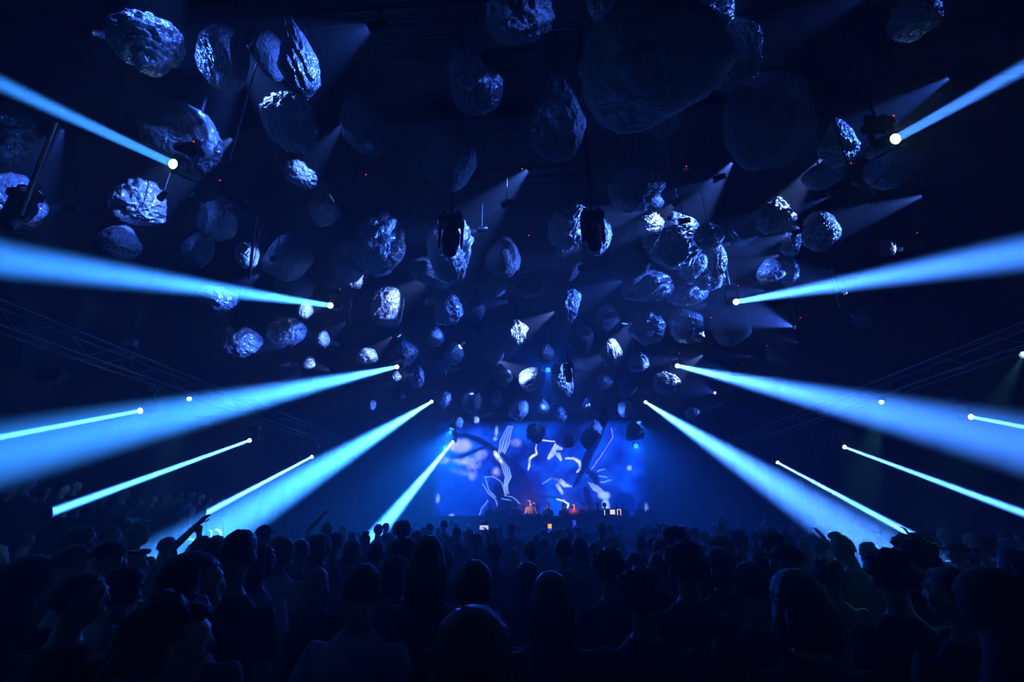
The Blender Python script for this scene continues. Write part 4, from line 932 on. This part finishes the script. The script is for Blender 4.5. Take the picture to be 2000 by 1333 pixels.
F = lambda **k: k
CROWD = [  # px, py of the crown, head width in px
 (152, 1066, 48, F(pose='right', hair='short', sm_='cloth_black')), (221, 1057, 50, F(hair='cap', hm='cloth_black', sm_='cloth_white')),
 (265, 1081, 47, F(pose='right', hair='quiff', hm='hair_blond', sm_='cloth_black')), (385, 1081, 88, F(pose='right', hair='long', sm_='cloth_grey')),
 (170, 1118, 74, F(pose='right', hair='short', sm_='cloth_black')), (352, 1176, 104, F(pose='right', hair='curly', sm_='cloth_navy')),
 (474, 1037, 62, F(hair='short', sm_='cloth_black')), (416, 1061, 40, F(hair='curly', sm_='cloth_black')), (552, 1047, 39, F(hair='buzz', hm='hair_blond', sm_='cloth_white', pose='right')),
 (512, 1066, 47, F(pose='right', hair='bob', sm_='cloth_white')), (590, 1056, 36, F(hair='short', sm_='cloth_black')), (518, 1025, 28, F(hair='cap', hm='cloth_grey', sm_='cloth_black')),
 (629, 1045, 31, F(hair='bob', sm_='cloth_grey', pose='right')), (622, 1111, 44, F(hair='long', hm='hair_blond', sm_='cloth_black')), (712, 1103, 68, F(hair='short', sm_='cloth_white', label='person with short dark hair in a white t-shirt with dark print on the back')),
 (838, 1049, 60, F(hair='long', sm_='plaid', label='person with long dark hair in a plaid shirt, below the steep left beam')), (926, 1096, 76, F(hair='short', sm_='cloth_black', pose='still')), (925, 1192, 130, F(hair='bob', hm='hair_brown', sm_='cloth_black')),
 (1075, 1118, 72, F(hair='long', sm_='cloth_black')), (1036, 1057, 29, F(hair='buzz', hm='hair_blond', sm_='cloth_grey')), (1100, 1052, 34, F(hair='short')), (1132, 1052, 29, F(hair='bob', sm_='cloth_grey')),
 (1335, 1069, 56, F(hair='curly')), (1402, 1072, 46, F(hair='bob')), (1403, 1054, 34, F(hair='curly', hm='hair_blond')), (1318, 1036, 36, F(hair='curly')), (1354, 1030, 18, F(hair='buzz')),
 (1530, 1062, 50, F(hair='cap', hm='cloth_black', pose='left')), (1548, 1117, 84, F(hair='bob', sm_='cloth_black')), (1568, 1056, 25, F(hair='long', hm='hair_blond')), (1650, 1046, 37, F(pose='tilt', hair='quiff', hm='hair_blond', sm_='cloth_black', label='person with upswept rim lit hair, tilted head, in front of the wide right beam')),
 (1614, 1098, 44, F(hair='curly', pose='right')), (1728, 1084, 62, F(hair='curly')), (1770, 1053, 52, F(pose='left', hair='curly', hm='hair_brown')), (1800, 1037, 27, F(hair='short')), (1864, 1056, 36, F(hair='cap', hm='cloth_black')),
 (1912, 1044, 34, F(pose='left', hair='short')), (1972, 1070, 52, F(hair='long')), (1848, 1110, 60, F(hair='short', pose='left')), (930, 1047, 21, F(pose='arm_up', hair='curly', label='person with curly hair raising one arm to film with a phone, left of the booth')),
 (1062, 1050, 20, F(pose='arm_up', hair='short', label='person holding up an orange and blue lit phone in front of the booth')), (1112, 1040, 18, F(pose='arm_up', hair='bun')), (398, 1048, 34, F(pose='over', hair='short', sm_='cloth_white', skin='skin', label='person in a white t-shirt with an arm bent overhead inside the wide left beam')),
 (328, 1050, 30, F(pose='arm_up', hair='short', label='person raising one arm at the left inside the wide left beam')), (165, 1027, 36, F(hair='bob', pose='right')), (218, 1028, 32, F(hair='short', pose='right')), (275, 1024, 30, F(hair='short', pose='right')),
 (60, 1100, 60, F(hair='hood', hm='cloth_black', shirt='hoodie')), (250, 1120, 58, F(hair='short', sm_='cloth_black')), (690, 1056, 30, F(hair='bob')), (655, 1046, 26, F(hair='curly')), (737, 1060, 33, F(hair='short', sm_='cloth_white')),
 (790, 1060, 40, F(hair='curly')), (775, 1087, 44, F(hair='bob', pose='right')), (740, 1025, 17, F(hair='short')), (754, 1022, 13, F(hair='short')), (786, 1022, 24, F(hair='curly')), (893, 1030, 18, F(hair='buzz')),
 (868, 1017, 14, F(hair='short')), (840, 1023, 14, F(hair='short')), (965, 1060, 30, F(hair='cap', hm='cloth_black')), (1160, 1060, 26, F(hair='short')), (1188, 1080, 50, F(hair='curly')), (1235, 1082, 38, F(hair='bun')), (1285, 1080, 42, F(hair='short')),
 (1480, 1078, 40, F(hair='long')), (1440, 1040, 24, F(hair='curly')), (1508, 1048, 36, F(hair='curly')), (1460, 1100, 60, F(hair='short')), (1250, 1120, 70, F(hair='curly')), (1690, 1060, 28, F(hair='bun')), (1600, 1052, 26, F(hair='short', pose='arm_up')),
 (1930, 1130, 80, F(hair='hood', hm='cloth_black', shirt='hoodie')),  (1110, 1030, 14, F(hair='cap', hm='cloth_navy', sm_='cloth_red')), (640, 1022, 20, F(pose='over', hair='short')), (1030, 1100, 40, F(hair='bob', hm='hair_brown')),
]
for (px, py, wp_, k) in CROWD: by_head(px, py, wp_, free=True, **k)
TEE = PEOPLE[14]
# on the side platform
for (px, py, wp_, k) in [(60, 934, 20, F(pose='right', hair='short')), (24, 950, 34, F(pose='right', hair='curly')), (92, 950, 22, F(pose='left', hair='short')), (127, 944, 24, F(pose='right', hair='short')), (150, 938, 18, F(pose='right', hair='quiff')),
    (205, 965, 18, F(hair='short', pose='phone')), (246, 957, 21, F(pose='right', hair='short', hm='hair_blond')), (279, 962, 20, F(pose='left', hair='curly')), (300, 968, 18, F(pose='right', hair='bob')), (325, 962, 17, F(hair='cap', hm='cloth_grey')),
    (353, 957, 16, F(pose='right', hair='short')), (374, 958, 17, F(pose='right', hair='quiff', sm_='cloth_white')), (393, 964, 14, F(pose='right', hair='bun')), (408, 972, 18, F(hair='short')), (432, 971, 17, F(hair='short')), (456, 961, 18, F(pose='right', hair='short')),
    (178, 958, 18, F(hair='curly', pose='right')), (228, 968, 15, F(hair='long'))]:
    f = .17*FPX/wp_; d = ray(px, py)
    p = CP+d*f; f = min(max(f, (bz+1.58-CAMH)/max(d.z, .004)), (bz+1.93-CAMH)/max(d.z, .004)); p = CP+d*f
    if p.y < 7.15: f *= 7.15/p.y; p = CP+d*f
    if p.x > bx1-.3 or p.y > 16: continue
    j = 0
    while any((p.x-q[0])**2+(p.y-q[1])**2 < .25 for q in PEOPLE) and j < 30: j += 1; f *= 1.02; p = CP+d*f
    lb = 'person with %s on the side platform, %s' % (HW[k['hair']] % HM[k.get('hm', 'hair_dark')], {60: 'taller, near its left end', 24: 'nearest at the left edge', 92: 'leaning on the ledge', 127: 'right of the leaning one', 150: 'with a lit face', 205: 'left of the small side beam', 246: 'brightly rim lit', 279: 'behind the ledge middle', 300: 'next to the curly one', 325: 'seen beyond the middle', 353: 'fourth from its right end', 374: 'in white', 393: 'small, at the right', 408: 'before the bright beam', 432: 'inside the beam', 456: 'at the beam lamp end', 178: 'by the small beam', 228: 'half hidden'}[px])
    person((p.x, p.y, bz), p.z-bz, label=lb, group='people on the side platform', face=rnd.uniform(-25, 0), **k)
# on the stage
for (px, py, yy, k, lb) in [(1037, 975, 20.75, F(pose='desk', hair='short', sm_='cloth_grey'), 'DJ with glasses and a beard bending over the booth'), (957, 990, 21.2, F(pose='still', hair='short'), 'person at the left end of the booth'),
    (976, 987, 21.6, F(hair='bob'), 'person second from the left behind the booth'), (992, 980, 21.0, F(hair='hood', hm='cloth_black', shirt='hoodie', sm_='cloth_grey'), 'person with the hood up left of the DJ'), (1008, 992, 20.7, F(hair='short', pose='phone'), 'person with hands raised just left of the DJ'),
    (1070, 991, 20.9, F(hair='short', pose='left'), 'person just right of the DJ facing the decks'), (1102, 989, 21.3, F(hair='bob'), 'person between the DJ and the red hooded top'), (1121, 987, 20.6, F(hair='short', pose='desk', shirt='hoodie', sm_='cloth_red'), 'person in a red hooded top behind the booth'),
    (1138, 988, 21.4, F(hair='curly'), 'person with curly hair right of the red hooded top'), (1150, 992, 21.0, F(hair='short'), 'person second right of the red hooded top'), (1168, 996, 20.8, F(hair='short'), 'person left of the glowing rack'), (1181, 993, 21.5, F(hair='curly'), 'person behind the left of the glowing rack'),
    (1205, 995, 21.6, F(hair='short'), 'person behind the glowing rack'), (1217, 993, 21.2, F(hair='short'), 'person behind the right of the glowing rack'), (1250, 996, 21.2, F(hair='bun'), 'person at the right end of the booth'), (1273, 1003, 20.3, F(hair='short', sm_='cloth_grey'), 'person standing alone right of the booth')]:
    p = at_y(px, py, yy); h = min(max(p.z-STZ, 1.52), 1.9)
    o = person((p.x, yy, STZ), h, face=180, label=lb, group='people behind the DJ booth', **k)
    if lb.startswith('DJ'):
        HRm = Matrix.Translation(NECK) @ POSES['desk']['rot'].to_4x4() @ Matrix.Translation(-NECK)
        bm = bmesh.new()
        for s in (-1, 1): tube(bm, [(s*.034+.022*math.cos(a), .108, 1.657+.017*math.sin(a)) for a in [i*.5236 for i in range(13)]], [.003]*13, 5); tube(bm, [(s*.056, .106, 1.66), (s*.078, .0, 1.655)], [.0025]*2, 5)
        tube(bm, [(-.012, .112, 1.66), (.012, .112, 1.66)], [.003]*2, 5)
        g = inst('glasses', mesh_of(bm, 'glasses'), M['black'], o); g.matrix_local = HRm
        bm = bmesh.new(); ball(bm, (0, .062, 1.578), (.052, .048, .045), 3); ball(bm, (0, .104, 1.61), (.026, .008, .006), 2)
        g = inst('beard', mesh_of(bm, 'beard', True), M['hair_dark'], o); g.matrix_local = HRm
        bm = bmesh.new(); tube(bm, [(.095*math.cos(a), -.01+.03*math.sin(a), 1.50+.075*math.sin(a)-.03) for a in [math.pi+i*math.pi/10 for i in range(11)]], [.008]*11, 6)
        for s in (-1, 1): tube(bm, [(s*.085, .0, 1.47), (s*.12, .0, 1.47)], [.038, .034], 12)
        inst('headphones', mesh_of(bm, 'phones', True), M['black'], o)
# fill the floor
n_try = 0; taken = [(q[0], q[1]) for q in PEOPLE]; listed = [(q[3][0], q[3][1], q[3][2]) for q in PEOPLE]
NFILL = 0
while n_try < 9000 and len(PEOPLE) < 285:
    n_try += 1
    y = 2.6+16.4*rnd.random()**.85; x = rnd.uniform(-min(10.5, 2+1.35*y), min(10.5, 2+1.25*y)); 
    if x < bx1+.5 and y > 6.2: continue
    if math.hypot(x, y) < 2.3: continue
    sp = .58+.012*y
    if any((x-a)**2+(y-b_)**2 < sp*sp for a, b_ in taken): continue
    h = rnd.gauss(1.70, .07); h = min(max(h, 1.55), 1.84); px, py, f = proj((x, y, h))
    if px < -60 or px > 2060: continue
    hwpx = .12*FPX/f
    if any(abs(px-a)-hwpx-.09*FPX/c_ < 0 and f < c_ and py < b_+.20*FPX/c_ for a, b_, c_ in listed): continue
    pose = rnd.choice(['still', 'still', 'still', 'left', 'right', 'gaze_up', 'phone', 'tilt']) if rnd.random() > .03 else 'arm_up'
    hair = rnd.choice(['short', 'short', 'curly', 'long', 'bun', 'bob', 'quiff', 'buzz', 'cap'])
    person((x, y, 0), h, face=rnd.uniform(-18, 18), pose=pose, hair=hair, hm='cloth_black' if hair == 'cap' else rnd.choice(['hair_dark', 'hair_dark', 'hair_brown', 'hair_blond']),
           shirt=rnd.choice(['tee', 'tee', 'long', 'hoodie']), sm_=rnd.choice(['cloth_black', 'cloth_black', 'cloth_grey', 'cloth_navy', 'cloth_white']), skin=rnd.choice(['skin', 'skin', 'skin', 'skin2']), free=True)
    taken.append((x, y)); NFILL += 1
print('people', len(PEOPLE), 'fill', NFILL)

# print on the back of the white t-shirt
tr = TEE[6]
bm = bmesh.new()
def stroke(P, wd):
    for a, b_ in zip(P[:-1], P[1:]):
        a = Vector((a[0], 0, a[1])); b_ = Vector((b_[0], 0, b_[1])); d = (b_-a); n_ = Vector((-d.z, 0, d.x)).normalized()*wd/2
        f_ = [bm.verts.new(v) for v in (a-n_, b_-n_, b_+n_, a+n_)]; bm.faces.new(f_)
def arc(cx, cz, r1, r2, a0, a1, n_=14): return [(cx+r1*math.cos(math.radians(a0+(a1-a0)*i/n_)), cz+r2*math.sin(math.radians(a0+(a1-a0)*i/n_))) for i in range(n_+1)]
stroke(arc(-.06, 1.20, .085, .085, 150, -80, 20), .016); stroke([(-.10, 1.10), (-.05, 1.24)], .014); stroke([(-.10, 1.115), (-.02, 1.11)], .014)
stroke(arc(.035, 1.14, .018, .022, 0, 340), .009); stroke([(.06, 1.16), (.068, 1.12), (.08, 1.16), (.09, 1.12), (.10, 1.16)], .009); stroke(arc(.125, 1.14, .018, .022, 20, 330), .009)
stroke([(.02, 1.10), (.15, 1.10)], .007)
# wrap on the back
from mathutils.bvhtree import BVHTree
sh = [c for c in tr.children if c.name.startswith('shirt')][0].data
bv = BVHTree.FromPolygons([v.co for v in sh.vertices], [p.vertices for p in sh.polygons])
for v in bm.verts:
    h_ = bv.ray_cast(Vector((v.co.x, -.5, v.co.z)), Vector((0, 1, 0)))
    if h_[0]: v.co.y = h_[0].y-.004
inst('back_print', mesh_of(bm, 'print'), M['cloth_black'], tr)

# added teal lamps on the wall trusses, put there to rim a few dancers
def added_edge_light(loc, idxs, e, lb):
    tg = sum((Vector((PEOPLE[i][0], PEOPLE[i][1], PEOPLE[i][2]-.1)) for i in idxs), Vector())/len(idxs); p = Vector(loc); d = (tg-p).normalized()
    r = empty('pin_spot', p, lb, 'stage light', 'added edge lights on the wall trusses'); q = d.to_track_quat('Z', 'Y').to_euler()  # added rim lamp in a pin spot body
    cn = inst('can', PIN, M['black'], r, (0, 0, 0), q); inst('lens', PLENS, M['pinlens'], cn); inst('bracket', PBR, M['black'], r)
    rod_obj('mount_bar', (-.3, 0, .09), (.3, 0, .09), .015, M['truss'], r)
    spot('pin_lamp', d*-.005, d, e, (.12, .75, 1), 4.5, .8, .02, r)
added_edge_light((-8.0, 9.6, 4.46), [2], 500, 'added teal edge light on the left wall truss')
added_edge_light((7.9, 11.0, 4.46), [30], 900, 'added teal edge light on the right wall truss, farther one')
added_edge_light((7.9, 7.6, 4.46), [33], 350, 'added teal edge light on the right wall truss, nearer one')

# phones and drinks held in hands
def phone(root_i, hand_local, label, mats, land=False, tiltd=0):
    q = PEOPLE[root_i]; root = q[6]; rz = root.rotation_euler.z
    p = Vector((hand_local[0]*q[4], hand_local[1]*q[4], hand_local[2]*q[5])); p = Matrix.Rotation(rz, 3, 'Z') @ p + root.location
    r = empty('phone', p, label, 'phone', None, (math.radians(tiltd), math.pi/2 if land else 0, rz+PS))
    cs = inst('case', B('case', lambda bm: box(bm, (-.038, -.004, -.078), (.038, .005, .078), .004)), M['black'], r)
    if len(mats) == 2:
        inst('screen', B('s', lambda bm: box(bm, (-.034, -.0056, .0), (.034, -.004, .072))), M[mats[0]], cs); inst('screen', B('s', lambda bm: box(bm, (-.034, -.0056, -.072), (.034, -.004, -.001))), M[mats[1]], cs)
    else: inst('screen', B('s', lambda bm: box(bm, (-.034, -.0056, -.072), (.034, -.004, .072))), M[mats[0]], cs)
phone(39, (.10, .27, 1.88), 'phone held sideways high above the crowd with a white picture on it', ['phone_w'], land=True)
phone(40, (.12, .27, 1.90), 'phone held upright with an orange and blue picture', ['phone_o', 'phone_b'])
phone(41, (.12, .27, 1.90), 'phone with a blue screen before the booth', ['phone_b'])
phone(65, (.24, .1, 1.50), 'phone glowing teal in the middle of the crowd', ['teal'])
